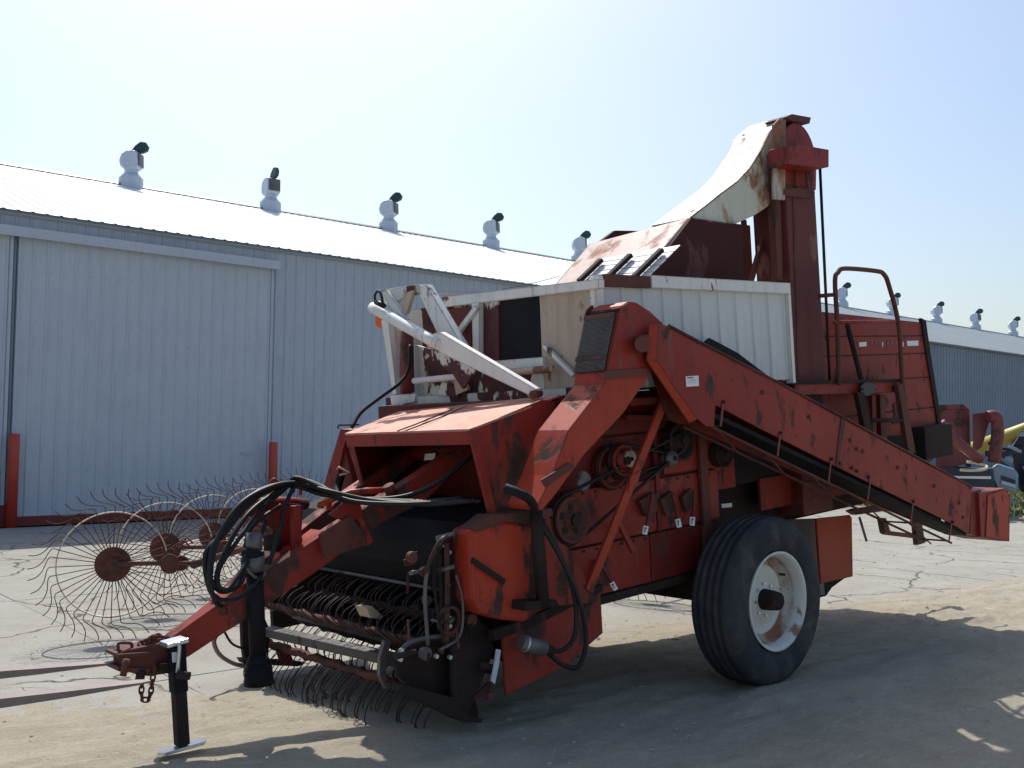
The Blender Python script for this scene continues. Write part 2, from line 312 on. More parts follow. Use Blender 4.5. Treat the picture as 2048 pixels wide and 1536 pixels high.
sand = link('sand_cover', me, 'sand'); sand.matrix_world = BM; tag(sand, kind='structure')
def hsand(t, s):
    i = int(round((t + 7) / 30 * (nt_ - 1))); j = int(round((s - 10.6) / 9.8 * (ns_ - 1)))
    return max(float(Hh[min(max(j, 0), ns_ - 1), min(max(i, 0), nt_ - 1)]), 0)
mb = MB()
for k in range(5000):
    t, s = random.uniform(-6, 20), 18.6 - abs(random.gauss(0, 4.6))
    if s < 4: continue
    r = random.choice([.005, .006, .007, .008, .010, .014, .020]) * random.uniform(.7, 1.3); z = hsand(t, s) if s > 10.8 else 0
    vv = [Vector((t + r * x * random.uniform(.7, 1.3), s + r * y * random.uniform(.7, 1.3), z + r * .45 * zz * random.uniform(.6, 1.1))) for x, y, zz in ((1, 0, 0), (0, 1, 0), (-1, 0, 0), (0, -1, 0), (0, 0, 1), (0, 0, -1))]
    mb.add(vv, [(0, 1, 4), (1, 2, 4), (2, 3, 4), (3, 0, 4), (1, 0, 5), (2, 1, 5), (3, 2, 5), (0, 3, 5)])
o = mb.build('pebbles', 'stone'); o.matrix_world = BM; tag(o, 'small pale pebbles and clods scattered over the sandy yard', 'gravel', kind='stuff')
mb = MB()
for k in range(900):
    t, s_ = random.uniform(-5, 14), random.uniform(12.0, 18.0); L_s = random.uniform(.02, .07); a = random.uniform(0, 3.14); z = hsand(t, s_) + .004
    mb.bar((t, s_, z), (t + L_s * math.cos(a), s_ + L_s * math.sin(a), z + random.uniform(0, .008)), .0025, .002)
o = mb.build('straw', 'straw'); o.matrix_world = BM; tag(o, 'short pale bits of straw scattered over the sand in front', 'straw', kind='stuff')
# grass strip behind on the right
mb = MB()
for k in range(16000):
    x = random.uniform(8.6, 22); y = random.uniform(21.6, 34)
    if y < 21.0 + (x - 9) * .35: continue
    h = random.uniform(.03, .10); a = random.uniform(0, 6.28); dx, dy = math.cos(a) * .02, math.sin(a) * .02
    mb.add([(x - dx, y - dy, -.03), (x + dx, y + dy, -.03), (x + random.uniform(-.05, .05), y + random.uniform(-.05, .05), h)], [(0, 1, 2)])
tag(mb.build('grass', 'grass'), 'strip of short green grass at the far edge of the yard behind the conveyor end', 'grass', kind='stuff')
# ------------------------------------------------------------------ barn
barn = empty('barn', None, mat=BM); tag(barn, 'long pale grey metal barn with white ribbed roof and a row of ridge vents', 'barn')
PW = .9155; RIB = PW / 4
def ribbed(L, prof_h=.020, nrib=4, step=RIB):   # flat sheet along x, height axis y (0..L), ribs along +z
    pts = []
    for k in range(nrib):
        x = k * step
        pts += [(x, 0), (x + step - .062, 0), (x + step - .046, prof_h), (x + step - .022, prof_h), (x + step - .004, 0)]
        for q in (.3, .6): pass
    pts.append((nrib * step, 0)); return pts
def sheet(name, prof, f, L0, L1):
    m = MB(); n = len(prof); vs_ = [f(x, L0, h) for x, h in prof] + [f(x, L1, h) for x, h in prof]
    return m.add(vs_, [(i, i + 1, n + i + 1, n + i) for i in range(n - 1)]).mesh(name)
EZ, RZ, SB = 5.27, 7.97, 8.0; T0, T1 = -17 * PW, 78; TM = T0 + 45 * PW
barn_far = empty('barn', None, mat=BM); tag(barn_far, 'far part of the barn row, toned darker blue grey for shade, seen past the rear of the harvester', 'barn')  # split off the barn row; the shaded look is put into its colours
wallm = sheet('wall_panel', ribbed(1), lambda x, l, h: (x, h, l), .12, EZ)
nrm = Vector((0, (RZ - EZ - .05), SB)).normalized()
def rooff(x, l, h):
    s = .12 - (SB + .12) * l; z = EZ + .02 + (RZ - EZ) * l
    return (x, s + nrm.y * h, z + nrm.z * h)
roofm = sheet('roof_panel', ribbed(1, .014), rooff, 0, 1)
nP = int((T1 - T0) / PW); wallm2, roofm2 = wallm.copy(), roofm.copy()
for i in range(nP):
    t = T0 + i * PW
    o = link('wall_panel', wallm if i < 45 else wallm2, 'wall' if i < 45 else 'wall2', barn if i < 45 else barn_far); o.location = (t, 0, 0)
    o = link('roof_panel', roofm if i < 45 else roofm2, 'roof' if i < 45 else 'roof2', barn if i < 45 else barn_far); o.location = (t, 0, 0)
T1 = T0 + nP * PW
for A_, B_, bp, wm, rm in ((T0, TM - .004, barn, 'wall', 'roof'), (TM + .004, T1, barn_far, 'wall2', 'roof2')):
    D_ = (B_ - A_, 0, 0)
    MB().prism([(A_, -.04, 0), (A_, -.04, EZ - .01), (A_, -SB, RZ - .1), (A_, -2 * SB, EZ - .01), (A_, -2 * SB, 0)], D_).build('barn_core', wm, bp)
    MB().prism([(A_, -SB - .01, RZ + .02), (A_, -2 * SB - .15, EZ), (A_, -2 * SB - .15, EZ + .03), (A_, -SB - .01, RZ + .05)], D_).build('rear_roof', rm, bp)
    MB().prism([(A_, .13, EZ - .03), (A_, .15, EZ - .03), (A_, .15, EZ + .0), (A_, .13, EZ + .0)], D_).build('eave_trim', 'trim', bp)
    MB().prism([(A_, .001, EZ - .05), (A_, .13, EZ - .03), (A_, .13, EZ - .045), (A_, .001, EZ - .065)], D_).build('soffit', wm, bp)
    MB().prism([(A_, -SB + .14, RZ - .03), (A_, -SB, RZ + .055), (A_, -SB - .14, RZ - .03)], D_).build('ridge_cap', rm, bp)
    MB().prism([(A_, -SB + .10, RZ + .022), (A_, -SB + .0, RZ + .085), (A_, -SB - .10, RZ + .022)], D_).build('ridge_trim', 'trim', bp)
    MB().box((max(A_, -.27), .022, 0), (B_, .10, .16)).build('base_board', 'kick', bp)
MB().box((T0, .022, 0), (-.275, .14, .36)).build('base_board', 'kick', barn)
def leaf(t0, n, label=None):
    prof = ribbed(1, .018, n)
    w_ = n * RIB
    d = link('sliding_door', sheet('sliding_door', prof, lambda x, l, h: (x, h, l), .16, 4.86), 'door', barn, label); d.location = (t0, .10, 0)
    fr = MB()
    for x in (-.05, w_): fr.box((x, -.06, .14), (x + .05, .025, 4.86))
    fr.box((0, -.06, .14), (w_, -.004, .17)).build('door_frame', 'wall', d)
    return d
d1 = leaf(-.19, 20)
hd = MB(); 
for p in [(4.02, 1.20)]: hd.tube([(p[0], .03, p[1]), (p[0], .08, p[1]), (p[0] + .22, .08, p[1]), (p[0] + .22, .03, p[1])], .012, 6, 1)
hd.build('handle', 'zinc', d1)
leaf(-4.95, 20)
MB().box((-5.6, .022, 4.87), (4.52, .24, 5.0)).box((-5.6, .22, 4.83), (4.52, .245, 4.872)).build('door_track_cover', 'door', barn)
# screw heads in rows on the wall and the door
mb = MB()
for zr in (.9, 1.75, 2.6, 3.45, 4.3):
    for k in range(-60, 106):
        t = T0 + 17 * PW + (k + .28) * RIB; y = .122 if -5 < t < 4.4 else .004
        mb.disc((t, y, zr), (0, 1, 0), .007, .006, 6)
sr = mb.build('screw_heads', 'trim', barn); sr['kind'] = 'stuff'
def roof_vent(t, yaw):
    b = MB(); w1, w2 = .30, .17
    lv = [(-.22, w1 + .0), (.22, w1), (.36, w2), (.44, w2)]
    for (z0, a0), (z1, a1) in zip(lv[:-1], lv[1:]):
        n = 10; vs_ = [(a * math.cos(2 * math.pi * (j + .5) / n), a * math.sin(2 * math.pi * (j + .5) / n), z) for z, a in ((z0, a0), (z1, a1)) for j in range(n)]
        b.add(vs_, [(j, (j + 1) % n, n + (j + 1) % n, n + j) for j in range(n)])
    base = b.build('ridge_ventilator', 'vent', barn if t < TM else barn_far); base.location = (t, -SB, RZ + .02)
    c = MB(); P_ = [(-.24, .52), (-.27, .66), (-.22, .82), (-.10, .91), (.08, .93), (.20, .90), (.24, .50), (.10, .42), (-.14, .42)]
    n = len(P_); c.prism([(x, -.20, z) for x, z in P_], (0, .40, 0))
    cw = c.build('cowl', 'vent', base, bevel=.05); cw.rotation_euler = (0, 0, yaw)
    MB().prism([(.235, -.17, .53), (.235, .17, .53), (.222, .17, .86), (.222, -.17, .86)], (.03, 0, 0)).build('opening', 'steel', base).rotation_euler = (0, 0, yaw)
    vn = MB(); pts = [(.02, .92), (.12, 1.04), (.22, 1.11), (.33, 1.10), (.39, 1.02), (.36, .94), (.26, .90), (.12, .90)]
    vn.prism([(x * 1.25 - .05, -.05, .89 + (z - .9) * 1.4) for x, z in pts], (0, .10, 0)).build('vane', 'vane', base).rotation_euler = (0, 0, yaw)
yaws = [1.05, 1.85, 1.15, 1.25, 1.0]
for i, t in enumerate([4.41, 8.39, 12.42, 16.57, 20.74, 25.1, 29.5, 33.9, 38.38, 43.1, 47.74, 52.32, 57.23, 61.8, 66.4]):
    roof_vent(t, BA * 0 - .30 + yaws[i % 5] + random.uniform(-.12, .12))
# ------------------------------------------------------------------ bollards
def bollard(px, pytop, s, label):
    d = ray(px, pytop); p0 = w0 + bnn * s; t = ((p0 - CAM).dot(bnn)) / d.dot(bnn); P = CAM + d * t
    o = MB().lathe((0, 0, 0), (0, 0, 1), [(-.02, .001), (-.02, .085), (P.z - .02, .085), (P.z - .004, .075), (P.z, .05), (P.z + .002, .001)], 20).build('bollard', 'bollard')
    o.location = (P.x, P.y, 0); tag(o, label, 'bollard', 'bollards along the barn wall')
bollard(29, 867, .26, 'red steel bollard at the left edge in front of the door jamb')
bollard(547, 884, .40, 'red steel bollard behind the rake wheels at the right end of the door')

# ------------------------------------------------------------------ wheel rake
rk = empty('wheel_rake', (-2.9, 10.2, 0)); tag(rk, 'rusty wheel rake with a row of spring tine finger wheels behind the hitch', 'hay rake')
rloc = Vector((-2.9, 10.2, 0))
def tine_pts(rot=1):
    prof = [(.12, 0, 0), (.40, 0, .01), (.447, 0.0, .015), (.466, .05, .02), (.478, .13, .02), (.50, .23, .03), (.545, .30, .05), (.60, .315, .07)]
    return [(r * math.cos(a), r * math.sin(a), z) for r, a, z in prof]
tine_me = MB().tube(tine_pts(), .0037, 6, 4).mesh('tine')
def rake_wheel(x, y, yaw, lean=0.0):
    c = Vector((x, y, .565)) - rloc
    m = Matrix.Translation(c) @ Matrix.Rotation(yaw, 4, 'Z') @ Matrix.Rotation(lean, 4, 'Y') @ Matrix.Rotation(R(90), 4, 'X')
    hub = MB().disc((0, 0, -.012), (0, 0, 1), .135, .02, 32).disc((0, 0, -.03), (0, 0, 1), .05, .06, 16)
    for k in range(6): hub.disc((.09 * math.cos(k * 1.047), .09 * math.sin(k * 1.047), .008), (0, 0, 1), .012, .012, 6)
    h = hub.build('rake_wheel', 'rust', rk); h.matrix_local = m
    rg = MB(); n = 64; vs_ = []
    for j in range(n):
        a = 2 * math.pi * j / n
        for rr, zz in ((.400, -.017), (.409, -.017), (.409, .019), (.400, .019)): vs_.append((rr * math.cos(a), rr * math.sin(a), zz))
    rg.add(vs_, [(j * 4 + k, j * 4 + (k + 1) % 4, ((j + 1) % n) * 4 + (k + 1) % 4, ((j + 1) % n) * 4 + k) for j in range(n) for k in range(4)])
    rg.build('band', 'ring', h)
    nT = 40
    for k in range(nT):
        t = link('tine', tine_me, 'wire', h); a = 2 * math.pi * (k + random.uniform(-.08, .08)) / nT
        t.rotation_euler = (random.uniform(-.03, .03), random.uniform(-.04, .04), a)
    return c
RW = [(-3.09, 7.85), (-3.07, 8.98), (-2.99, 10.12), (-2.88, 11.35), (-2.72, 12.6)]
cs = [rake_wheel(x, y, R(24), R(0)) for x, y in RW]
cs2 = [rake_wheel(x, y, R(-20), 0) for x, y in [(1.30, 10.05), (1.92, 10.75)]]
fr = MB(); pp = [c + Vector((.62, .12, .0)) for c in cs]
for c, p in zip(cs, pp):
    fr.tube([c + Vector((.02, 0, 0)), c + Vector((.30, .02, .01)), p], .019, 8, 3)
fr.tube([pp[0] + Vector((0, -.1, 0)), pp[-1] + Vector((0, .2, 0))], .03, 10, 1)
fr.build('arm', 'rust', rk)
for c, p in zip(cs, pp):
    MB().disc(p + Vector((-.2, -.05, 0)), (.4, -1, 0), .075, .03, 24).disc(p + Vector((-.14, .03, .0)), (.4, -1, 0), .06, .05, 16).build('pivot_disc', 'rust', rk)
    for k in range(5):
        q = p + Vector((-.2 + .0 * k, -.05 + .10 * k, .10 + .01 * k)); MB().tube([q + Vector((-.04, 0, -.03)), q + Vector((0, 0, .02)), q + Vector((.05, 0, -.02))], .008, 6, 4).build('spring', 'rust', rk)
fb = MB().tube([pp[-1] + Vector((0, .2, 0)), Vector((-2.0, 13.4, .75)) - rloc, Vector((2.4, 12.6, .75)) - rloc, Vector((2.5, 11.3, .60)) - rloc], .04, 10, 3)
for c in cs2: fb.tube([c, Vector((2.5, 11.6, .60)) - rloc], .02, 8, 1)
fb.build('rake_frame', 'rust', rk)

# ------------------------------------------------------------------ fork tines at the left edge
p1 = ground(300, 1360, .46); q1 = ground(0, 1392, .46); p2 = ground(238, 1322, .47); q2 = ground(0, 1338, .47)
fk = empty('loader_forks', tuple(p1)); tag(fk, 'pair of long tapering steel fork tines reaching in from the left beside the hitch', 'loader forks')
for p, q in ((p1, q1), (p2, q2)):
    d = (q - p).normalized(); L = 1.5; sdv = Vector((-d.y, d.x, 0)); base = p - p1; m = MB()
    prof = [(0, .006, .015), (.05, .010, .035), (.35, .028, .048), (.8, .048, .055), (L, .055, .058)]
    vs_ = []
    for l, h, ww in prof:
        c = base + d * l; vs_ += [c - sdv * ww, c + sdv * ww, c + sdv * ww - ZZ * h, c - sdv * ww - ZZ * h]
    n = len(prof); m.add(vs_, [(i * 4 + k, i * 4 + (k + 1) % 4, (i + 1) * 4 + (k + 1) % 4, (i + 1) * 4 + k) for i in range(n - 1) for k in range(4)] + [(0, 1, 2, 3), tuple((n - 1) * 4 + k for k in (3, 2, 1, 0))])
    m.build('fork_tine', 'fork', fk)
# the unseen end of the forks: heel and carriage bar
h = MB()
for p, q in ((p1, q1), (p2, q2)):
    d = (q - p).normalized(); e = p - p1 + d * 1.5; sdv = Vector((-d.y, d.x, 0)); h.bar(e - ZZ * .04, e + ZZ * .5, .05, .12, sdv)
h.build('fork_shank', 'fork', fk)

# ------------------------------------------------------------------ far machines on the right
def WP(px, py, dist):   # world point at a given distance along +Y
    d = ray(px, py); return CAM + d * (dist / d.y)
def wprism(pxs, dist, depth): 
    m = MB(); return m.prism([WP(x, y, dist) for x, y in pxs], (depth * .45, depth * .9, 0))
def sub(m, loc):
    m.v = [tuple(Vector(v) - loc) for v in m.v]; return m
L_ = WP(1930, 1018, 22.5); L_.z = 0
fd = empty('red_planter', tuple(L_)); tag(fd, 'dull red implement with two tapered hoppers and a bent pipe behind the harvester', 'implement')
sub(wprism([(1872, 818), (1900, 812), (1938, 818), (1938, 925), (1895, 940), (1872, 935)], 22, 1.0), L_).build('hopper', 'farred', fd)
sub(wprism([(1876, 810), (1926, 808), (1932, 813), (1938, 818), (1880, 818)], 21.95, 1.1), L_).build('hopper_lid', 'farred', fd)
sub(wprism([(1945, 828), (1976, 824), (1980, 838), (1962, 895), (1946, 905)], 21.8, .7), L_).build('hopper', 'farred', fd)
sub(MB().tube([WP(1976, 834, 21.6), WP(1988, 832, 21.6), WP(1995, 842, 21.6), WP(1995, 870, 21.6), WP(1988, 925, 21.6)], .13, 12, 4), L_).build('bent_pipe', 'farred', fd)
sub(MB().tube([WP(1880, 845, 21.0), WP(1910, 880, 21.0), WP(1962, 922, 21.0)], .11, 10, 3), L_).build('brace_pipe', 'farred', fd)
hp = [WP(1930 + 42 * math.cos(a), 932 + 8 * math.sin(a), 20.8) + Vector((0, math.sin(a) * -.3, 0)) for a in [k * .3 for k in range(-4, 8)]]
sub(MB().tube(hp, .03, 8, 3), L_).build('hoop', 'ring', fd)
sub(wprism([(1880, 935), (1985, 938), (1990, 1000), (1900, 1005)], 21.8, 1.2), L_).build('chassis', 'navy', fd)
sub(wprism([(1885, 952), (1982, 953), (1982, 958), (1890, 956)], 21.3, .2), L_).build('bar', 'zinc', fd)
for dx in (0, .35): sub(MB().lathe(WP(1925, 990, 22.6) + Vector((dx, .3, 0)), (.4, -.9, 0), [(0, .1), (-.0, .48), (.08, .56), (.24, .56), (.32, .48), (.32, .1)], 28), L_).build('wheel', 'black', fd)
for x in (1890, 1950, 1985):
    q = WP(x, 985, 22.2); sub(MB().bar((q.x, q.y, 0), (q.x, q.y, q.z), .12, .12), L_).build('leg', 'navy', fd)
q0, q1 = WP(1935, 902, 27), WP(2120, 835, 25)
au = empty('yellow_auger', (q0.x, q0.y, 0)); tag(au, 'yellow auger tube slanting up to the right behind the red pipe', 'auger')
b0 = Vector((q0.x, q0.y, 0))
sub(MB().tube([q0, q1], .19, 16, 1), b0).build('auger_tube', 'yellow', au)
sub(MB().bar((q0.x, q0.y, 0), q0, .12, .12).bar(((q0.x + q1.x) / 2 + 1, q0.y - 1, 0), (q0 + q1) / 2 + Vector((1, 0, .3)), .1, .1), b0).build('support_leg', 'navy', au)
L2 = WP(2050, 1020, 24.5); L2.z = 0
dk = empty('dark_tractor', tuple(L2)); tag(dk, 'dark blue black tractor at the right edge with a pale blue grey guard plate', 'tractor')
sub(wprism([(2022, 895), (2040, 868), (2062, 860), (2150, 862), (2150, 985), (2040, 985), (2030, 950)], 24.3, 2.2), L2).build('hood', 'navy', dk, bevel=.06)
sub(wprism([(1983, 935), (1995, 927), (2028, 938), (2037, 948), (2036, 978), (2028, 986), (1990, 972)], 23.0, .35), L2).build('guard_plate', 'bluegrey', dk, bevel=.04)
sub(wprism([(2003, 951), (2031, 960), (2031, 968), (2004, 960)], 22.97, .02), L2).build('plate_slot', 'navy', dk)
sub(wprism([(2003, 961), (2031, 969), (2031, 976), (2002, 968)], 22.97, .02), L2).build('plate_strip', 'vent', dk)
sub(wprism([(2032, 872), (2042, 865), (2140, 866), (2140, 872), (2040, 873)], 24.0, .4), L2).build('hood_edge', 'bluegrey', dk)
for x, rr in ((2105, .62), (2190, .62)):
    c = WP(x, 960, 24.0); c.z = rr; sub(MB().lathe(c, (.3, -.95, 0), [(0, .2), (0, rr * .8), (.06, rr), (.34, rr), (.4, rr * .8), (.4, .2)], 32), L2).build('wheel', 'black', dk)
    sub(MB().disc(c + Vector((.02, -.1, 0)), (.3, -.95, 0), rr * .45, .2, 24), L2).build('wheel_rim', 'bluegrey', dk)
random.seed(5)
for k in range(16):
    x, y = random.uniform(1992, 2060), random.uniform(880, 1000); a = random.uniform(0, 3.1); L_k = random.uniform(10, 40); dd = random.uniform(23.2, 24.2)
    sub(MB().bar(WP(x, y, dd), WP(x + L_k * math.cos(a), y + .5 * L_k * math.sin(a), dd + .2), .06, random.uniform(.05, .14)), L2).build('linkage', random.choice(['navy', 'navy', 'mud', 'bluegrey']), dk)
sub(wprism([(2000, 905), (2048, 890), (2048, 900), (2005, 918)], 24.1, .3), L2).build('link_arm', 'navy', dk)
# ------------------------------------------------------------------ THE HARVESTER (all parts in machine coordinates: u forward, v towards us, z up)
hv = empty('harvester', None, mat=HM)
tag(hv, 'old red and white pull-type harvester standing nose down on a black hitch jack', 'harvester')
def sp(name, pxs, v, th, mat, parent=hv, bevel=0, label=None):
    return MB().prism([V(x, y, v) for x, y in pxs], (0, -th, 0)).build(name, mat, parent, label, bevel)
def upl(name, pxs, u, th, mat, parent=hv, bevel=0, label=None):
    return MB().prism([U(x, y, u) for x, y in pxs], (-th, 0, 0)).build(name, mat, parent, label, bevel)
def bx(name, a, b, mat, parent=hv, bevel=0): return MB().box(a, b).build(name, mat, parent, None, bevel)
def tb(name, pts, r, mat, parent=hv, n=8, res=6): return MB().tube(pts, r, n, res).build(name, mat, parent)
# --- main body
body = bx('body', (-.25, -.92, .70), (1.25, .90, 1.92), 'reddark', bevel=.01)
bx('rear_frame', (-1.9, -.90, 1.20), (-.253, .70, 1.90), 'reddark', body)
bx('floor_pan', (-1.0, -.7, .74), (-.253, .60, 1.197), 'mud', body)
tb('underside_lip', [(-.2 - .1 * k, .62, .73 - .03 * (k % 2)) for k in range(8)], .03, 'mud', body, 6, 2)
# side sheets, separate plates with gaps
def plate(name, u0, u1, z0, z1, v=.935, mat='red', parent=body, th=.03): return MB().box((u1, v - th, z0), (u0, v, z1)).build(name, mat, parent, None, .006)
plate('side_plate', 1.24, .50, .72, 1.02, .93, 'red'); plate('side_plate', .49, -.24, .72, 1.02, .93, 'reddark')
plate('side_plate', 1.24, .10, 1.035, 1.365, .945, 'wornred'); plate('side_plate', .09, -.24, 1.035, 1.365, .93, 'red')
plate('side_plate', 1.24, .33, 1.39, 1.66, .92, 'reddark'); plate('side_plate', .32, -.24, 1.38, 1.66, .93, 'red')
plate('side_plate', 1.24, -.24, 1.675, 1.90, .94, 'reddark')
plate('lower_rail', 1.24, -.24, .665, .715, .95, 'mud'); plate('upper_rail', 1.24, -.9, 1.90, 1.93, .97, 'reddark')
plate('post', -.02, -.10, .72, 1.9, .965, 'rust'); plate('post', .44, .40, 1.03, 1.67, .96, 'reddark')
plate('side_plate', -.26, -.62, 1.20, 1.42, .80, 'red'); plate('side_plate', -.26, -.62, 1.43, 1.62, .80, 'reddark')
plate('side_plate', -.63, -1.2, 1.20, 1.62, .72, 'mud')
plate('rear_side_plate', -1.0, -1.75, .98, 1.22, .74, 'red'); plate('rear_side_plate', -1.76, -1.95, .9, 1.25, .76, 'reddark')
# round white decal by the wheel
sp('decal', [(1443, 1008), (1464, 1006), (1464, 1014), (1444, 1016)], .806, .003, 'label', body)
# bolts on the sides
mb = MB()
for k in range(14): mb.disc((1.2 - k * .11, .945, 1.345), (0, 1, 0), .008, .012, 6)
for k in range(14): mb.disc((1.2 - k * .11, .93, 1.0), (0, 1, 0), .008, .012, 6)
for k in range(12): mb.disc((1.2 - k * .12, .94, 1.88), (0, 1, 0), .008, .012, 6)
mb.build('bolt_rows', 'rust', body)['kind'] = 'stuff'
# --- rear body with lettering
rb = MB().prism([(-1.86, .78, 2.48), (-3.62, .78, 2.40), (-3.93, .78, 1.22), (-3.2, .78, .98), (-1.86, .78, .98)], (0, -1.7, 0)).build('rear_body', 'reddark', hv)
zs = [.99, 1.30, 1.62, 1.90, 2.12, 2.28, 2.47]
for z0, z1 in zip(zs[:-1], zs[1:]):
    ur = lambda z: -3.62 - (2.40 - z) * .262; topz = lambda u: 2.475 + (u + 1.87) * .045
    z1a = z1 - .008 if z1 < 2.47 else None
    pts = [(-1.87, z0), (ur(z0) + .02 if z0 > 1.25 else -3.3, z0)] + ([(ur(z1a) + .02 if z1a > 1.25 else -3.85, z1a), (-1.87, z1a)] if z1a else [(-3.60, 2.395), (-1.87, 2.475)])
    MB().prism([(u, .795, z) for u, z in pts], (0, -.012, 0)).build('rear_panel', 'red', rb)
sp('edge_strip', [(1843, 636), (1852, 641), (1861, 705), (1887, 868), (1880, 868), (1853, 705)], .81, .03, 'mud', rb)
sp('decal', [(1718, 685), (1733, 683.5), (1733, 692.5), (1719, 693.5)], .799, .003, 'label', rb, label='white stencilled emblem patch on the rear body')
sp('decal', [(1814, 682), (1837, 681), (1837, 691), (1815, 692)], .799, .003, 'label', rb, label='white rectangular patch at the end of the faded lettering')
m_, t_, b_ = newmat('faded_lettering'); b_.inputs['Base Color'].default_value = (.22, .10, .10, 1); b_.inputs['Roughness'].default_value = .8; MT['faded'] = m_
for i, x in enumerate(range(1742, 1812, 8)):   # worn row of letters, no longer legible
    if i in (3, 8): continue
    y = 684 - (x - 1742) * .012
    k = i % 3
    sp('worn_letter', [(x, y), (x + 5, y), (x + 5, y + 8), (x + (3 if k else 4), y + 8), (x + 3, y + 3), (x + 1.5, y + 8), (x, y + 8)], .7985, .003, 'faded', rb)
for x in (1765, 1806): sp('worn_letter', [(x, 684), (x + 1.6, 684), (x + 1, 693), (x - .6, 693)], .7995, .003, 'label', rb)
box_ = MB().box((-3.78, .42, 1.17), (-3.25, .93, 1.46)).build('tool_box', 'mud', hv, None, .01)
sp('rear_brace', [(1700, 1022), (1712, 1018), (1850, 1000), (1850, 1010), (1712, 1030)], .5, .05, 'rust', rb)
upl_pts = [(1765, 1036), (1772, 1036), (1781, 1062), (1843, 1070), (1842, 1078), (1776, 1070), (1771, 1066)]
sp('rear_hitch', upl_pts, .3, .06, 'rust', rb); sp('rear_hitch_post', [(1830, 1030), (1842, 1030), (1850, 1086), (1836, 1090)], .3, .05, 'rust', rb)
tb('drop_rod', [V(1719, 1035, .45), V(1733, 1082, .45)], .012, 'trim', rb)
bx('rear_underframe', (-3.4, -.7, .83), (-1.0, .60, 1.19), 'mud', rb)
# --- rear plate behind the tyre
sp('rear_fender', [(1633, 1037), (1700, 1030), (1704, 1035), (1706, 1153), (1642, 1168)], .84, .02, 'orange', hv, .004)
sp('rear_fender_inner', [(1560, 1040), (1634, 1037), (1650, 1190), (1560, 1190)], .62, .03, 'steel')
sp('mud_flap', [(1638, 1165), (1690, 1156), (1664, 1175), (1652, 1192), (1640, 1195)], .60, .03, 'black')
# --- axle + wheels
WU = V(1553, 1214, 1.34).x
bx('axle', (WU - .1, -1.2, .46), (WU + .1, 1.0, .64), 'mud', hv, .02)
bx('axle_post', (WU - .12, .45, .60), (WU + .12, .62, 1.2), 'mud', hv)
def wheel(vc, sgn, rw=.538):
    cw = tolocal(Vector((0, 0, 0))); 
    # centre height so that the tyre touches the ground
    c = Vector((WU, vc, 0)); wp = HM @ c; zc = (rw - wp.z) / U2.z
    c = Vector((WU, vc, zc)); ax = Vector((0, sgn, 0)); hw = .155; k_ = rw / .538
    prof = [(-hw, .33), (-hw - .005, .38), (-hw - .012, .44), (-hw, .492), (-hw + .02, .518), (-hw + .038, .529)]
    for g in (-.084, -.028, .028, .084): prof += [(g - .012, .5375), (g - .008, .520), (g + .008, .520), (g + .012, .5375)]
    prof += [(hw - .038, .529), (hw - .02, .518), (hw, .492), (hw + .012, .44), (hw + .005, .38), (hw, .325), (hw - .03, .31)]
    ty = MB().lathe(c, ax, [(a, b * k_) for a, b in prof], 72).build('tyre', 'tyre', None)
    rim = MB().lathe(c, ax, [(hw - .06, .300), (hw - .005, .318), (hw + .008, .322), (hw + .008, .308), (hw - .02, .292), (hw - .05, .284), (hw - .09, .274), (hw - .125, .262), (hw - .125, .14), (hw - .108, .12), (hw - .108, .001)], 56).build('wheel', 'rim', hv)
    ty.parent = rim
    MB().lathe(c, ax, [(hw - .1225, .225), (hw - .1225, .2585), (hw - .088, .2715), (hw - .062, .2775)], 56).build('rust_band', 'rimrust', rim)
    hb = MB().lathe(c, ax, [(hw - .12, .070), (hw - .05, .066), (hw - .005, .060), (hw + .01, .056), (hw + .015, .03), (hw + .016, .001)], 24).build('hub', 'mud', rim)
    for k in range(8):
        a = k * math.pi / 4; q = c + ax * (hw - .125) + Vector((math.cos(a), 0, math.sin(a))) * .105; MB().disc(q, ax, .011, .03, 6).build('lug_nut', 'zinc', rim)
    a = 2.6; q = c + ax * (hw - .13) + Vector((math.cos(a), 0, math.sin(a))) * .25
    MB().tube([q, q + ax * .05], .008, 6, 1).build('valve', 'hose', rim)
wheel(1.20, 1, .548); wheel(-1.25, -1, .548)
# --- hopper
hop = MB().prism([(1.03, -1.14, 2.60), (1.03, 1.07, 2.60), (1.03, 1.07, 1.94), (1.03, -1.0, 1.94)], (-.03, 0, 0)).build('hopper', 'white', hv)
MB().prism([(1.0, -1.14, 2.60), (1.0, -1.11, 2.60), (1.0, -.97, 1.94), (1.0, -1.0, 1.94)], (-1.9, 0, 0)).build('far_wall', 'white2', hop)
bx('rear_wall', (-.94, -1.1, 1.94), (-.91, 1.05, 2.62), 'white2', hop)
bx('hopper_floor', (-.91, -1.0, 1.935), (1.0, 1.03, 2.0), 'reddark', hop)
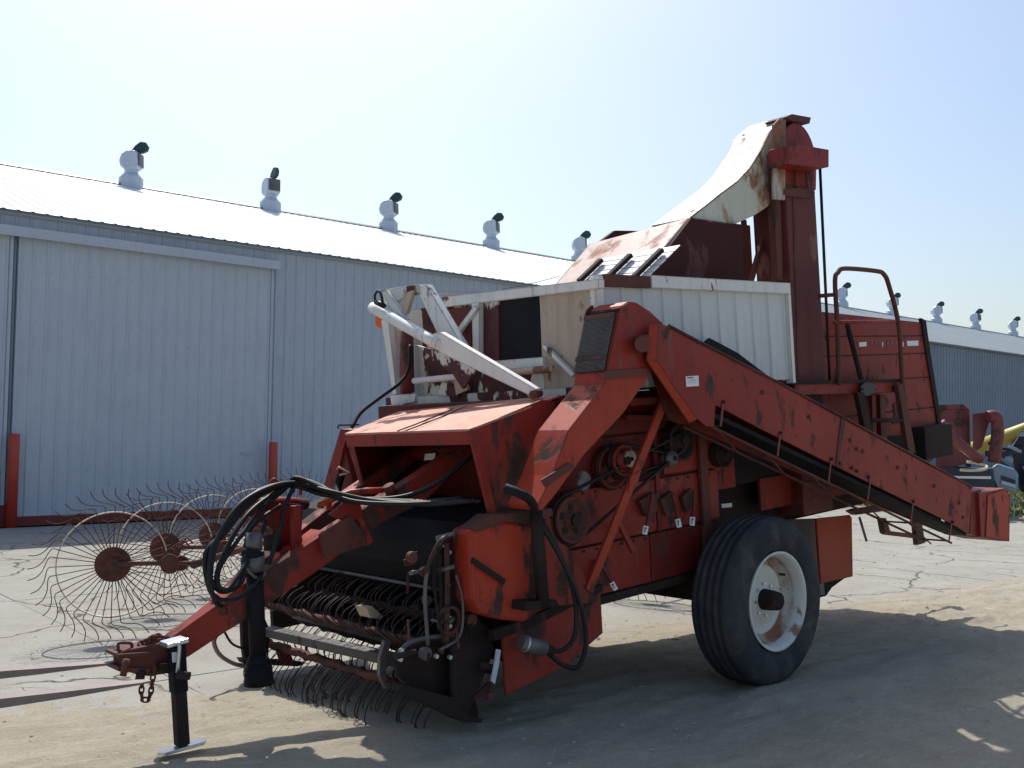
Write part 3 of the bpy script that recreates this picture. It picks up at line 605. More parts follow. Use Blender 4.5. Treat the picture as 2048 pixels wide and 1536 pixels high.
# ribbed near wall, one panel per rib
pitchp = .191
pm = MB(); pr = [(0, 0), (.158, 0), (.168, .012), (.182, .012), (.192, 0)]
n = len(pr); vv = [(-x, h, 0) for x, h in pr] + [(-x, h, .62) for x, h in pr] + [(-x, -.02, 0) for x, h in pr] + [(-x, -.02, .62) for x, h in pr]
pm.add(vv, [(i, i + 1, n + i + 1, n + i) for i in range(n - 1)] + [(2 * n + i, 3 * n + i, 3 * n + i + 1, 2 * n + i + 1) for i in range(n - 1)] + [(n + i, n + i + 1, 3 * n + i + 1, 3 * n + i) for i in range(n - 1)])
pme = pm.mesh('rib_panel')
for k in range(10):
    o = link('rib_panel', pme, 'ribwhite', hop); o.location = (.965 - k * pitchp, 1.07, 1.95)
bx('corner_post', (.97, 1.05, 1.94), (1.05, 1.10, 2.62), 'white2', hop, .008)
bx('end_post', (-.985, 1.05, 1.92), (-.945, 1.105, 2.63), 'white2', hop)
bx('top_rail', (-.98, 1.05, 2.56), (.55, 1.108, 2.64), 'white2', hop); bx('top_rail_rusty', (.555, 1.05, 2.56), (.965, 1.105, 2.632), 'rust', hop)
# front face, parts on the plane u = 1.03..1.06
upl('front_top_rail', [(866, 596), (1197, 558), (1197, 577), (868, 617)], 1.07, .05, 'white2', hop)
sp('far_top_rail', [(838, 583), (1000, 584), (1000, 590), (838, 592)], -1.12, .03, 'white2', hop)
bx('front_beam', (1.035, -1.03, 1.90), (1.10, 1.07, 1.975), 'white', hop); bx('front_flange', (1.035, -.70, 1.885), (1.22, .80, 1.905), 'rust', hop)
upl('screen_window', [(997, 602), (1077, 591), (1082, 716), (1000, 724)], 1.05, .015, 'black', hop)
upl('beige_panel', [(1079, 592), (1183, 578), (1188, 750), (1150, 790), (1090, 790), (1084, 720)], 1.045, .01, 'beige', hop)
upl('window_sill', [(985, 722), (1086, 714), (1088, 734), (985, 742)], 1.07, .03, 'white2', hop)
upl('post', [(943, 606), (958, 604), (958, 718), (946, 720)], 1.075, .04, 'white2', hop)
upl('post', [(978, 602), (996, 600), (998, 735), (984, 735)], 1.062, .03, 'white', hop)
upl('brace', [(948, 611), (955, 617), (914, 674), (906, 668)], 1.10, .02, 'white2', hop)
upl('brace', [(1083, 694), (1088, 688), (1150, 748), (1142, 754)], 1.085, .02, 'white2', hop)
upl('brace', [(1004, 619), (1008, 615), (1082, 684), (1079, 688)], 1.034, .002, 'darksteel', hop)
upl('corner_plate', [(780, 790), (832, 787), (829, 804), (806, 808), (802, 832), (786, 836)], 1.12, .03, 'white2', hop)
upl('rust_sheet', [(868, 622), (942, 612), (943, 720), (900, 722), (870, 690)], 1.05, .01, 'tower', hop)
tb('cross_pipe', [U(828, 762, 1.14), U(932, 752, 1.14)], .022, 'white2', hop, 12, 1); tb('cross_pipe', [U(1018, 745, 1.14), U(1108, 737, 1.14)], .024, 'beige', hop, 12, 1)
tb('hydraulic_tank', [U(812, 662, 1.12), U(815, 785, 1.12)], .052, 'farred', hop, 16, 1)
upl('left_post', [(762, 640), (776, 636), (793, 788), (785, 790)], 1.12, .05, 'white2', hop)
upl('bracket', [(872, 790), (884, 762), (905, 770), (918, 795)], 1.12, .03, 'white', hop)
upl('bracket', [(906, 756), (924, 752), (934, 780), (912, 790)], 1.13, .03, 'beige', hop)
MB().prism([U(749, 632, 1.12), U(756, 628, 1.12), U(764, 634, 1.12), U(764, 656, 1.12), U(757, 657, 1.12), U(749, 650, 1.12)], (-.05, 0, 0)).build('amber_lamp', 'amber', hop, None, .01)
# folded frame on the front
ff = MB().tube([U(745, 615, 1.30), U(790, 640, 1.32), U(880, 690, 1.36)], .040, 16, 4).build('folded_frame', 'white2', hv)
MB().prism([U(848, 672, 1.36), U(880, 664, 1.36), U(1073, 778, 1.36), U(1064, 794, 1.36), U(880, 706, 1.36)], (-.05, 0, 0)).build('frame_arm', 'white2', ff, None, .006)
MB().prism([U(829, 572, 1.22), U(852, 569, 1.22), U(925, 692, 1.22), U(884, 688, 1.22)], (-.06, 0, 0)).build('frame_arm', 'white2', ff, None, .006)
MB().prism([U(762, 580, 1.24), U(834, 569, 1.24), U(838, 588, 1.24), U(812, 592, 1.24), U(800, 600, 1.24), U(770, 612, 1.24)], (-.05, 0, 0)).build('frame_head', 'white', ff, None, .005)
MB().prism([U(764, 584, 1.27), U(774, 582, 1.27), U(815, 640, 1.27), U(790, 634, 1.27)], (-.03, 0, 0)).build('frame_web', 'white2', ff)
MB().prism([U(806, 588, 1.26), U(826, 580, 1.26), U(812, 628, 1.26), U(802, 624, 1.26)], (-.03, 0, 0)).build('frame_web', 'beige', ff)
MB().prism([U(832, 690, 1.34), U(905, 712, 1.34), U(952, 740, 1.34), U(925, 778, 1.34), U(905, 748, 1.34)], (-.02, 0, 0)).build('gusset', 'white', ff)
tb('shackle', [U(751, 606, 1.33), U(750, 590, 1.33), U(757, 582, 1.33), U(763, 592, 1.33), U(766, 612, 1.33)], .009, 'hose', ff)
tb('frame_pin', [U(752, 604, 1.34), U(768, 612, 1.34)], .02, 'hose', ff)
tb('pin_bracket', [U(1066, 790, 1.38), U(1078, 786, 1.3)], .028, 'rust', ff)
# black hose from the hopper to the far fender
tb('grease_hose', [U(820, 690, 1.2), U(818, 735, 1.25), U(800, 765, 1.35), U(760, 795, 1.5), U(722, 825, 1.65), U(704, 855, 1.75)], .013, 'hose', hv, 8, 6)
# --- hood over the intake
A1, B1, C1, D1 = U(690, 867, 1.93), U(940, 858, 1.93), Vector((1.24, .95, 1.935)), U(800, 822, 1.26)
hd_ = MB().prism([A1, B1, C1, D1], (0, 0, -.012)).build('hood_top', 'hood', hv)
MB().prism([A1, B1, B1 + Vector((-.01, 0, -.085)), A1 + Vector((-.01, 0, -.085))], (-.012, 0, 0)).build('hood_lip', 'red', hd_)
sp('hood_side', [(941, 860), (1082, 800), (1112, 802), (1108, 1012), (1040, 1044), (986, 1042)], .952, .012, 'wornred', hd_)
sp('side_flange', [(941, 862), (958, 872), (997, 1040), (985, 1043)], .985, .03, 'red', hd_)
MB().prism([A1, D1, Vector((1.26, D1.y, 1.2)), Vector((1.75, A1.y, 1.2))], (0, -.012, 0)).build('hood_far_side', 'red', hd_)
MB().prism([A1 + Vector((.0, 0, -.02)), A1 + Vector((0, .07, -.02)), Vector((1.80, A1.y + .05, 1.22)), Vector((1.78, A1.y, 1.22))], (-.01, 0, 0)).build('hood_far_flange', 'red', hd_)
bx('intake_wall', (1.252, -.5, 1.2), (1.262, .92, 1.9), 'reddark', hd_)
tb('cross_tube', [(1.42, -.45, 1.60), (1.42, .93, 1.62)], .055, 'reddark', hd_, 14, 1)
upl('decal', [(850, 908), (871, 906), (868, 919), (848, 921)], 1.50, .003, 'label', hd_)
# stray wires lying on the hood
wr = MB()
for (x0, y0, x1, y1) in [(795, 862, 905, 818), (812, 861, 935, 812), (805, 858, 860, 836)]:
    nh = (B1 - A1).cross(D1 - A1).normalized(); nh = nh if nh.z > 0 else -nh
    wr.tube([PL(x0, y0, A1 + nh * .01, nh), PL((x0 + x1) / 2, (y0 + y1) / 2 + 1, A1 + nh * .02, nh), PL(x1, y1, A1 + nh * .015, nh)], .004, 5, 3)
wr.build('loose_wire', 'mud', hd_)
# far side fender box seen left of the hood
MB().prism([U(645, 980, 1.62), U(681, 858, 1.62), U(700, 860, 1.62), U(688, 890, 1.62), U(668, 985, 1.62)], (-.5, 0, 0)).build('far_fender', 'red', hv)
MB().prism([U(660, 985, 1.60), U(686, 880, 1.60), U(714, 1000, 1.60), U(700, 1010, 1.60)], (-.3, 0, 0)).build('far_bracket', 'reddark', hv)
tb('wire_clip', [U(676, 857, 1.65), U(677, 850, 1.65), U(700, 850, 1.6), U(718, 849, 1.5)], .006, 'mud', hv, 6, 1)
tb('zigzag_rod', [U(675, 938, 1.7), U(678, 934, 1.7), U(700, 945, 1.7), U(680, 950, 1.7)], .008, 'beige', hv, 6, 1)
tb('far_hose', [U(682, 950, 1.66), U(675, 975, 1.7), U(676, 1000, 1.8)], .03, 'black', hv, 8, 4)
# --- black drum and apron inside the intake
MB().prism([(1.26, -1.18, 1.31), (1.62, -1.18, 1.29), (1.78, -1.18, 1.24), (1.86, -1.18, 1.12), (1.85, -1.18, .98), (1.79, -1.18, .84), (1.74, -1.18, .84), (1.26, -1.18, .84)], (0, 2.16, 0)).build('intake_shield', 'black', hv, None, .02)
tb('shield_edge', [(1.80, -.96, .84), (1.80, .95, .84)], .012, 'steel', hv, 8, 1)
bx('cavity_wall', (1.50, -1.18, .40), (1.54, .88, .84), 'mud', hv)  # added dark wall that makes the space below the shield read dark
bx('far_side_wall', (1.27, -1.23, .42), (2.02, -1.19, 1.22), 'mud', hv)
bx('intake_floor', (1.2, -1.0, .60), (1.62, .88, .66), 'mud', hv)
bx('intake_back', (1.22, -1.0, .40), (1.25, .88, 1.3), 'mud', hv)
for k in range(11): bx('stripper_bar', (1.60, -.92 + k * .17, .50), (1.84, -.90 + k * .17, .74), 'mud', hv)
# --- tongue
def beam(name, pxs, pa, pb, th, mat):
    pa, pb = Vector(pa), Vector(pb); d = (pb - pa).normalized(); nrm_ = Vector((-d.y, d.x, 0)); nrm_ = nrm_ if nrm_.y > 0 else -nrm_
    return MB().prism([PL(x, y, pa, nrm_) for x, y in pxs], -nrm_ * th)
nearb = [(341, 1276), (430, 1213), (447, 1201), (520, 1150), (580, 1112), (650, 1066), (740, 1010), (830, 955), (930, 888), (952, 902), (850, 1003), (760, 1048), (650, 1132), (530, 1214), (455, 1262), (380, 1312), (345, 1330)]
tg = beam('tongue', nearb, (3.35, .20, 0), (1.3, .50, 0), .11, 'red').build('tongue', 'wornred', hv, None, .006)
farb = [(345, 1284), (440, 1205), (500, 1142), (560, 1093), (632, 1037), (684, 996), (745, 955), (840, 890), (850, 905), (760, 985), (690, 1040), (600, 1110), (520, 1180), (430, 1240), (350, 1300)]
beam('tongue_beam', farb, (3.3, .05, 0), (1.35, -.30, 0), .10, 'red').build('tongue_beam', 'wornred', tg, None, .006)
sp('rub_patch', [(640, 1070), (700, 1032), (722, 1058), (735, 1090), (700, 1100), (650, 1118)], .405, .02, 'rust', tg)
beam('c', [(712, 1030), (722, 1028), (747, 1083), (735, 1092)], (3.35, .215, 0), (1.3, .515, 0), .03, 'red').build('collar', 'orange', tg)
tb('pipe_stub', [V(785, 990, .42), V(776, 970, .42)], .033, 'reddark', tg, 14, 1)
sp('tongue_plate', [(440, 1205), (470, 1180), (500, 1160), (500, 1172), (470, 1192), (445, 1212)], .26, .12, 'orange', tg)
MB().tube([V(505, 1010, .2), V(560, 1005, .0), V(610, 1008, -.1)], .035, 10, 2).build('cross_tube', 'reddark', tg)
sp('mast', [(496, 1000), (602, 1008), (606, 1012), (602, 1080), (598, 1098), (574, 1120), (548, 1108), (545, 1058), (500, 1034)], .06, .05, 'reddark', tg)
sp('mast_link', [(586, 1012), (603, 1010), (605, 1095), (595, 1102), (586, 1096)], .20, .04, 'red', tg, .006)
MB().disc(V(594, 1094, .20), (0, 1, 0), .02, .03, 10).build('pin', 'rust', tg)
sp('mast_foot', [(560, 1105), (600, 1090), (640, 1060), (640, 1080), (600, 1110), (560, 1135)], .17, .10, 'orange', tg)
tb('tie_rod', [V(640, 1010, .25), V(700, 985, .3), V(765, 980, .35)], .018, 'orange', tg, 8, 2)
sp('lug', [(660, 1030), (690, 1005), (720, 1008), (728, 1030), (700, 1046)], .38, .03, 'red', tg)
for x in (548, 594):
    tb('hose_hook', [V(x - 7, 985, .1), V(x - 6, 966, .1), V(x, 959, .1), V(x + 7, 966, .1), V(x + 7, 990, .1)], .010, 'orange', tg, 8, 5)
for i, (x, y) in enumerate([(637, 1010), (652, 1006), (655, 1014)]): tb('cylinder_end', [V(x, y, .2), V(x + 9, y + 2, .2)], .016, 'orange', tg, 8, 1)
# hitch head
hh = sp('hitch', [(243, 1305), (262, 1298), (330, 1284), (348, 1276), (352, 1345), (300, 1353), (275, 1350), (246, 1340)], .19, .13, 'rust', tg, .01)
sp('clevis_lip', [(236, 1309), (300, 1304), (300, 1312), (237, 1316)], .21, .17, 'rust', tg); sp('clevis_lip', [(236, 1334), (300, 1338), (300, 1347), (238, 1343)], .21, .17, 'rust', tg)
tb('hitch_pin', [V(253, 1318, .24), V(246, 1352, .24)], .016, 'rust', tg, 8, 1); tb('hitch_pin', [V(283, 1340, .2), V(278, 1366, .2)], .022, 'mud', tg, 8, 1)
rp = [V(250 + 14 * math.copysign(abs(math.cos(a)) ** .5, math.cos(a)), 1294 + 8.5 * math.copysign(abs(math.sin(a)) ** .5, math.sin(a)), .16) for a in [k * math.pi / 8 for k in range(17)]]
tb('pull_ring', rp, .008, 'rust', tg, 8, 2)
for x, y in [(285, 1290), (296, 1284), (305, 1278), (314, 1276), (322, 1280), (298, 1290), (312, 1286)]:
    c = V(x, y, .15); MB().tube([c + Vector((.025 * math.cos(a + x), .012 * math.sin(a * 2), .018 * math.sin(a + x))) for a in [k * math.pi / 4 for k in range(9)]], .007, 6, 3).build('shackle', 'rust', tg)
def chain(pxs, v, parent):
    pts = [V(x, y, v) for x, y in pxs]; dense = []
    for a, b in zip(pts[:-1], pts[1:]): dense += [a.lerp(b, k / 20) for k in range(20)]
    dense.append(pts[-1]); out = [dense[0]]
    for p in dense:
        if (p - out[-1]).length > .030: out.append(p)
    for i, (a, b) in enumerate(zip(out[:-1], out[1:])):
        d = (b - a).normalized(); sd_ = (d.cross(Vector((0, 1, 0))) if i % 2 else Vector((0, 1, 0))); sd_.normalize(); c = (a + b) / 2
        L = .022; W_ = .011
        lp = [c + d * (L * math.cos(t)) + sd_ * (W_ * math.sin(t)) for t in [k * math.pi / 5 for k in range(11)]]
        MB().tube(lp, .0048, 6, 2, False).build('chain_link', 'rust', parent)
chain([(308, 1335), (305, 1362), (302, 1385), (296, 1402), (290, 1409), (284, 1398), (282, 1380), (286, 1360), (288, 1350)], .22, tg)
# --- jack
def jk(a, b, r, name, mat, parent, n=16): return MB().tube([a, b], r, n, 1).build(name, mat, parent)
jp = V(352, 1290, .27); jb = V(364, 1489, .27)
jkroot = MB().bar(jp, jp.lerp(jb, .47), .072, .072, (1, 0, 0)).build('jack', 'black', tg, None, .006)
MB().bar(jp.lerp(jb, .40), jb, .060, .060, (1, 0, 0)).build('jack_leg', 'mud', jkroot, None, .004)
MB().bar(V(348, 1279, .27), V(349, 1288, .27), .10, .11, (1, 0, 0)).build('jack_cap', 'zinc', jkroot, None, .004)
jd = (jb - jp).normalized()
fp = jb + jd * .005
MB().prism([fp + Vector((-.10, -.035, .0)), fp + Vector((.10, -.035, -.0)), fp + Vector((.125, .0, -.0)), fp + Vector((.10, .035, 0)), fp + Vector((-.10, .035, 0)), fp + Vector((-.125, 0, 0))], (0, 0, -.016)).build('jack_foot', 'zinc', jkroot)
tb('crank', [V(357, 1286, .33), V(359, 1296, .34), V(355, 1345, .34)], .010, 'zinc', jkroot, 8, 3)
tb('crank_grip', [V(354, 1349, .34), V(380, 1352, .38)], .020, 'mud', jkroot, 10, 1)
sp('jack_label', [(344, 1305), (354, 1304), (355, 1324), (345, 1325)], .316, .003, 'label', jkroot)
sp('jack_bracket', [(322, 1328), (345, 1325), (346, 1350), (326, 1345)], .25, .08, 'mud', jkroot)
# --- PTO shaft hanging from the mast
pv_ = .30
pt = tb('pto_shaft', [V(509, 1140, pv_), V(516, 1310, pv_)], .044, 'black', tg, 20, 1)
def cone(a, b, r0, r1, name, mat, parent, n=20):
    a, b = Vector(a), Vector(b); L = (b - a).length; return MB().lathe(a, b - a, [(0, .001), (0, r0), (L * .5, (r0 + r1) / 2), (L, r1), (L, r1 * .8), (L * .9, .001)], n).build(name, mat, parent)
cone(V(516, 1308, pv_), V(517, 1328, pv_), .045, .066, 'guard_bell', 'black', pt); cone(V(517, 1327, pv_), V(518, 1368, pv_), .067, .078, 'guard_bell', 'black', pt)
cone(V(509, 1066, pv_), V(507, 1100, pv_), .038, .047, 'universal_joint', 'steel', pt); cone(V(507, 1099, pv_), V(503, 1116, pv_), .058, .060, 'joint_collar', 'black', pt)
cone(V(505, 1113, pv_), V(508, 1142, pv_), .064, .055, 'torn_guard', 'steel', pt)
tb('guard_strap', [V(488, 1132, .34), V(505, 1150, .36), V(520, 1158, .34), V(532, 1146, .32)], .009, 'steel', pt, 6, 4)
tb('bearing', [V(545, 1070, .1), V(545, 1100, .1)], .05, 'mud', pt, 12, 1)
# --- hydraulic hoses draped over the hooks
random.seed(3)
paths = [
 [(950, 1001, .9), (880, 1003, .7), (780, 1004, .5), (690, 997, .35), (640, 980, .2), (600, 966, .12), (545, 972, .2), (480, 1010, .3), (432, 1080, .35), (416, 1140, .35), (440, 1185, .33), (480, 1165, .3), (492, 1120, .28), (500, 1085, .2)],
 [(960, 1000, .9), (860, 1002, .7), (760, 1003, .45), (680, 992, .3), (620, 972, .15), (575, 968, .12), (510, 985, .25), (450, 1050, .33), (425, 1120, .37), (428, 1190, .36), (470, 1195, .34), (505, 1170, .33), (520, 1150, .3)],
 [(940, 1004, .9), (850, 1006, .7), (740, 1000, .45), (660, 985, .3), (600, 968, .12), (560, 975, .12), (500, 1000, .25), (455, 1060, .3), (412, 1110, .34), (420, 1175, .35), (440, 1205, .3)],
 [(925, 999, .8), (820, 1005, .6), (720, 995, .4), (650, 975, .25), (594, 958, .12), (570, 980, .1), (520, 1025, .2), (470, 1090, .3), (440, 1140, .33), (445, 1180, .33), (478, 1160, .3), (500, 1060, .2), (560, 1010, .12)],
 [(900, 1003, .8), (800, 1008, .6), (700, 1000, .4), (640, 972, .2), (596, 962, .12), (540, 995, .15), (490, 1035, .25), (450, 1110, .32), (432, 1165, .34), (455, 1178, .35), (490, 1130, .3), (515, 1080, .22), (535, 1045, .15)],
 [(640, 975, .2), (602, 964, .12), (575, 1000, .16), (562, 1050, .2), (548, 1100, .22), (538, 1130, .22)],
 [(945, 912, .66), (880, 960, .60), (815, 993, .52), (730, 1000, .40), (650, 990, .22), (590, 975, .1), (530, 978, .2), (470, 1030, .3), (425, 1095, .36), (420, 1160, .37), (430, 1205, .3), (445, 1215, .25)],
]
for k, p in enumerate(paths):
    tb('hydraulic_hose', [V(x + random.uniform(-3, 3), y + random.uniform(-3, 3), v + .05) for x, y, v in p], .0115 if k % 2 else .013, 'hose', tg, 10, 8)
for x, y, v in [(440, 1205, .3), (445, 1215, .25), (538, 1130, .22)]:
    tb('coupler', [V(x, y, v), V(x + 4, y + 12, v)], .018, 'rust', tg, 10, 1)
# --- side elevator leg with the screen
v1, v0 = 1.32, .27
sidep = [(1211, 748), (1222, 690), (1236, 628), (1243, 611), (1256, 603), (1272, 604), (1300, 622), (1326, 646), (1322, 700), (1300, 742), (1295, 757), (1246, 828), (1169, 909), (1114, 986), (1084, 1022), (1075, 1012), (1104, 951), (1137, 860), (1209, 767)]
leg_ = sp('elevator_leg', sidep, v1, .24, 'orange', hv, .006)
sp('leg_side_plate', [(1214, 742), (1238, 629), (1245, 612), (1257, 606), (1271, 607), (1324, 648), (1320, 698), (1298, 738)], v1 + .006, .005, 'red', leg_)
sp('leg_joint_strip', [(1211, 742), (1296, 736), (1294, 752), (1211, 758)], v1 + .016, .012, 'rust', leg_)
# screen: quad on the front face between the near and far edges
pA, pB = V(1214, 745, v1 - .004), V(1237, 628, v1 - .004)
def fface(q, s, off=.0): # q along front edge 0 bottom..1 top, s across 0 near..1 far
    nf = Vector((pB.z - pA.z, 0, -(pB.x - pA.x))).normalized(); nf = nf if nf.x > 0 else -nf
    return pA.lerp(pB, q) + Vector((0, -.238 * s, 0)) + nf * (off + .016)
mb = MB()
mb.prism([fface(0, 0, .004), fface(0, 1, .004), fface(1, 1, .004), fface(1, 0, .004)], (-.004, 0, 0)); mb.build('screen_back', 'mud', leg_)
mb = MB()
for k in range(23): mb.bar(fface(.02, (k + .5) / 23, .010), fface(.98, (k + .5) / 23, .010), .003, .003)
for k in range(46): mb.bar(fface((k + .5) / 46, .0, .013), fface((k + .5) / 46, 1, .013), .003, .003)
o = mb.build('wire_screen', 'steel', leg_); o['kind'] = 'stuff'
for q0, q1 in ((.20, .27), (.92, 1.0)):
    MB().prism([fface(q0, 0, .018), fface(q0, 1, .018), fface(q1, 1, .018), fface(q1, 0, .018)], (-.006, 0, 0)).build('screen_clamp', 'rust', leg_)
sp('leg_far_ear', [(1170, 634), (1174, 620), (1184, 611), (1200, 609), (1240, 620), (1260, 660), (1172, 650)], v1 - .242, .008, 'reddark', leg_)
MB().tube([fface(1, 0, -.03) + Vector((0, 0, .02)), fface(1, 1, -.03) + Vector((0, 0, .02))], .02, 8, 1).build('top_shaft', 'mud', leg_)
MB().tube([V(1285, 688, v1), V(1285, 688, v1 + .10)], .045, 16, 1).build('gearbox', 'rust', leg_)
sp('gearbox_plate', [(1278, 672), (1300, 668), (1304, 700), (1282, 706)], v1 + .05, .04, 'rust', leg_)
# --- long discharge conveyor
VA = 1.40
armf = [(1318, 648), (1336, 652), (1400, 686), (1480, 727), (1560, 768), (1697, 842), (1790, 890), (1870, 934), (1944, 975), (1938, 1068), (1899, 1045), (1800, 996), (1640, 917), (1530, 862), (1431, 810), (1428, 854), (1412, 852), (1396, 838), (1350, 776), (1314, 720)]
cv = sp('discharge_conveyor', armf, VA, .012, 'red', hv)
MB().prism([V(1318, 648, VA), V(1314, 720, VA), V(1314, 720, VA) + Vector((.05, -.03, 0)), V(1318, 648, VA) + Vector((.05, -.03, 0))], (0, -.01, 0)).build('front_return', 'orange', cv)
MB().prism([V(1314, 720, VA), V(1396, 838, VA), V(1396, 838, VA) + Vector((.045, -.03, -.02)), V(1314, 720, VA) + Vector((.05, -.03, 0))], (0, -.01, 0)).build('front_return', 'orange', cv)
Eo = lambda p, dv: Vector((p.x, VA - dv, p.z))
tl = [V(x, y, VA) for x, y in [(1336, 652), (1400, 686), (1560, 768), (1697, 842), (1944, 975)]]
top = MB()
for a, b in zip(tl[:-1], tl[1:]): top.prism([Eo(a, .0), Eo(b, .0), Eo(b, .24), Eo(a, .24)], (0, 0, -.012))
top.build('conveyor_cover', 'reddark', cv)
top = MB(); top.tube([Eo(p, -.004) + Vector((0, 0, .006)) for p in tl], .007, 6, 1); top.build('top_edge', 'rust', cv)
far = MB(); fpx = [(1336, 652), (1944, 975), (1938, 1068), (1431, 850), (1400, 838)]
far.prism([Eo(V(x, y, VA), .24) for x, y in fpx], (0, -.012, 0)); far.build('far_side_board', 'reddark', cv)
sp('seam_strip', [(1683, 836), (1691, 840), (1677, 934), (1672, 930)], VA + .006, .006, 'rust', cv)
bel = MB(); b0_, b1_ = V(1431, 832, VA), V(1940, 1072, VA); bel.prism([Eo(b0_, .03), Eo(b1_, .03), Eo(b1_, .03) + Vector((0, 0, .03)), Eo(b0_, .03) + Vector((0, 0, .03))], (0, -.18, 0)); bel.build('belt', 'black', cv)
bel = MB(); b0_, b1_ = V(1405, 690, VA - .2), V(1600, 800, VA - .2); bel.prism([b0_, V(1420, 676, VA - .2), V(1476, 706, VA - .2), b1_], (0, -.02, 0)); bel.build('upper_belt_flap', 'black', cv)
# lower truss rails and stays
for dv, dy in ((.01, 0), (.22, 0)):
    MB().tube([Eo(V(1425, 853, VA), dv), Eo(V(1640, 957, VA), dv), Eo(V(1830, 1050, VA), dv), Eo(V(1905, 1086, VA), dv)], .010, 6, 1).build('lower_rail', 'rust', cv)
for x, y0, y1 in [(1445, 806, 852), (1559, 868, 912), (1661, 921, 964), (1739, 962, 1000), (1825, 1008, 1046), (1902, 1048, 1082)]:
    MB().bar(V(x + 1, y0, VA + .006), V(x - 4, y1, VA + .006), .016, .006, (0, 1, 0)).build('stay', 'farred', cv)
    p = V(x - 4, y1, VA); MB().bar(Eo(p, 0), Eo(p, .24), .012, .012).build('cross_rod', 'rust', cv)
dg = MB()
for i in range(5):
    xa, ya = 1440 + i * 95, 862 + i * 46; dg.tube([Eo(V(xa, ya, VA), .01), Eo(V(xa + 95, ya + 46, VA), .22)], .006, 5, 1)
dg.build('truss_wire', 'rust', cv)
sp('sticker', [(1372, 752.5), (1397, 751), (1398, 772), (1373, 773.5)], VA + .004, .003, 'label', cv)
sp('sticker_print', [(1375, 754.5), (1387, 754), (1387, 756), (1375, 756.5)], VA + .006, .002, 'navy', cv)
for y in (759, 762, 765): sp('sticker_print', [(1377, y), (1393, y - .9), (1393, y - .3), (1377, y + .6)], VA + .006, .002, 'bluegrey', cv)
# rust scars and bolts
for (x, y) in [(1525, 785), (1617, 834), (1700, 880), (1725, 903), (1713, 898), (1795, 935), (1868, 972), (1918, 1006), (1926, 1035)]:
    MB().disc(V(x, y, VA), (0, 1, 0), .014, .010, 8).build('bolt', 'rust', cv)
for (x, y) in [(1446, 806), (1560, 868), (1662, 920), (1678, 928), (1702, 938), (1712, 944), (1736, 956), (1826, 1005), (1904, 1046)]:
    MB().disc(V(x, y - 2, VA), (0, 1, 0), .012, .012, 6).build('bolt', 'mud', cv)
sp('rust_scar', [(1417, 745), (1424, 752), (1430, 775), (1427, 800), (1421, 796), (1417, 780), (1412, 790), (1413, 765)], VA + .001, .001, 'rust', cv)
# end box
sp('end_box', [(1944, 983), (1962, 979), (1966, 1076), (1940, 1068)], VA - .01, .22, 'red', cv)
eb = MB().prism([V(1958, 985, VA + .02), V(1975, 984, VA + .02), V(2010, 976, VA + .02), V(2021, 990, VA + .02), V(2019, 1083, VA + .02), V(1998, 1082, VA + .02), V(1962, 1074, VA + .02)], (0, -.30, 0)).build('end_hood', 'red', cv, None, .004)
sp('end_hood_plate', [(1976, 990), (2010, 979), (2018, 992), (2016, 1080), (1972, 1074)], VA + .028, .006, 'orange', eb)
# --- support strut and levers
def fb(name, x0, y0, x1, y1, v, wd, mat, parent, th=.02): return MB().bar(V(x0, y0, v), V(x1, y1, v), th, wd, (0, 0, 1)).build(name, mat, parent)
fb('support_strut', 1328, 802, 1176, 1182, 1.16, .060, 'orange', hv, .02)
sp('strut_bracket', [(1262, 797), (1330, 794), (1326, 806), (1262, 812)], 1.14, .2, 'reddark', hv)
sp('strut_kink', [(1262, 952), (1282, 940), (1276, 968), (1256, 985)], 1.175, .02, 'orange', hv)
fb('short_brace', 1236, 1042, 1266, 1102, 1.02, .035, 'red', body, .02)
fb('side_rail', 1290, 770, 1420, 800, 1.0, .04, 'reddark', body, .05); fb('side_rail', 1250, 835, 1420, 838, .99, .03, 'reddark', body, .04)
def lever(x0, y0, x1, y1, k):
    l = fb('lever', x0, y0, x1, y1, 1.02, .022, 'reddark', body, .012)
    d = Vector((x1 - x0, y1 - y0)).normalized(); n_ = Vector((-d.y, d.x)); a = Vector((x1, y1)); 
    P_ = [a - n_ * 4.5, a + n_ * 4.5, a + n_ * 4.5 + d * 17, a - n_ * 4.5 + d * 17]
    sp('lever_tag', [(p.x, p.y) for p in P_], 1.03, .008, 'label', l)
    q = [a - n_ * 1.5 + d * 3, a + n_ * 2 + d * 3, a + n_ * 2 + d * 13, a + n_ * .5 + d * 13, a + n_ * .5 + d * 6, a - n_ * 1.5 + d * 6]
    sp('tag_mark', [(p.x, p.y) for p in q], 1.0325, .0025, 'navy', l)
for k, a in enumerate([(1305, 990, 1293, 1052), (1345, 988, 1356, 1038), (1389, 980, 1386, 1034), (1204, 1130, 1224, 1165)]): lever(*a, k)
def triplate(x, y, w_=1.0): sp('lever_bracket', [(x - 20 * w_, y + 2), (x + 8 * w_, y - 16), (x + 16 * w_, y - 8), (x + 14 * w_, y + 24), (x - 6 * w_, y + 34)], .985, .03, 'rust', body, .004)
triplate(1300, 1000); triplate(1338, 998, .8); triplate(1378, 992, .6); triplate(1208, 1145, .8)
sp('slot_plate', [(1196, 1118), (1208, 1122), (1222, 1150), (1212, 1160), (1196, 1140)], .975, .02, 'mud', body)
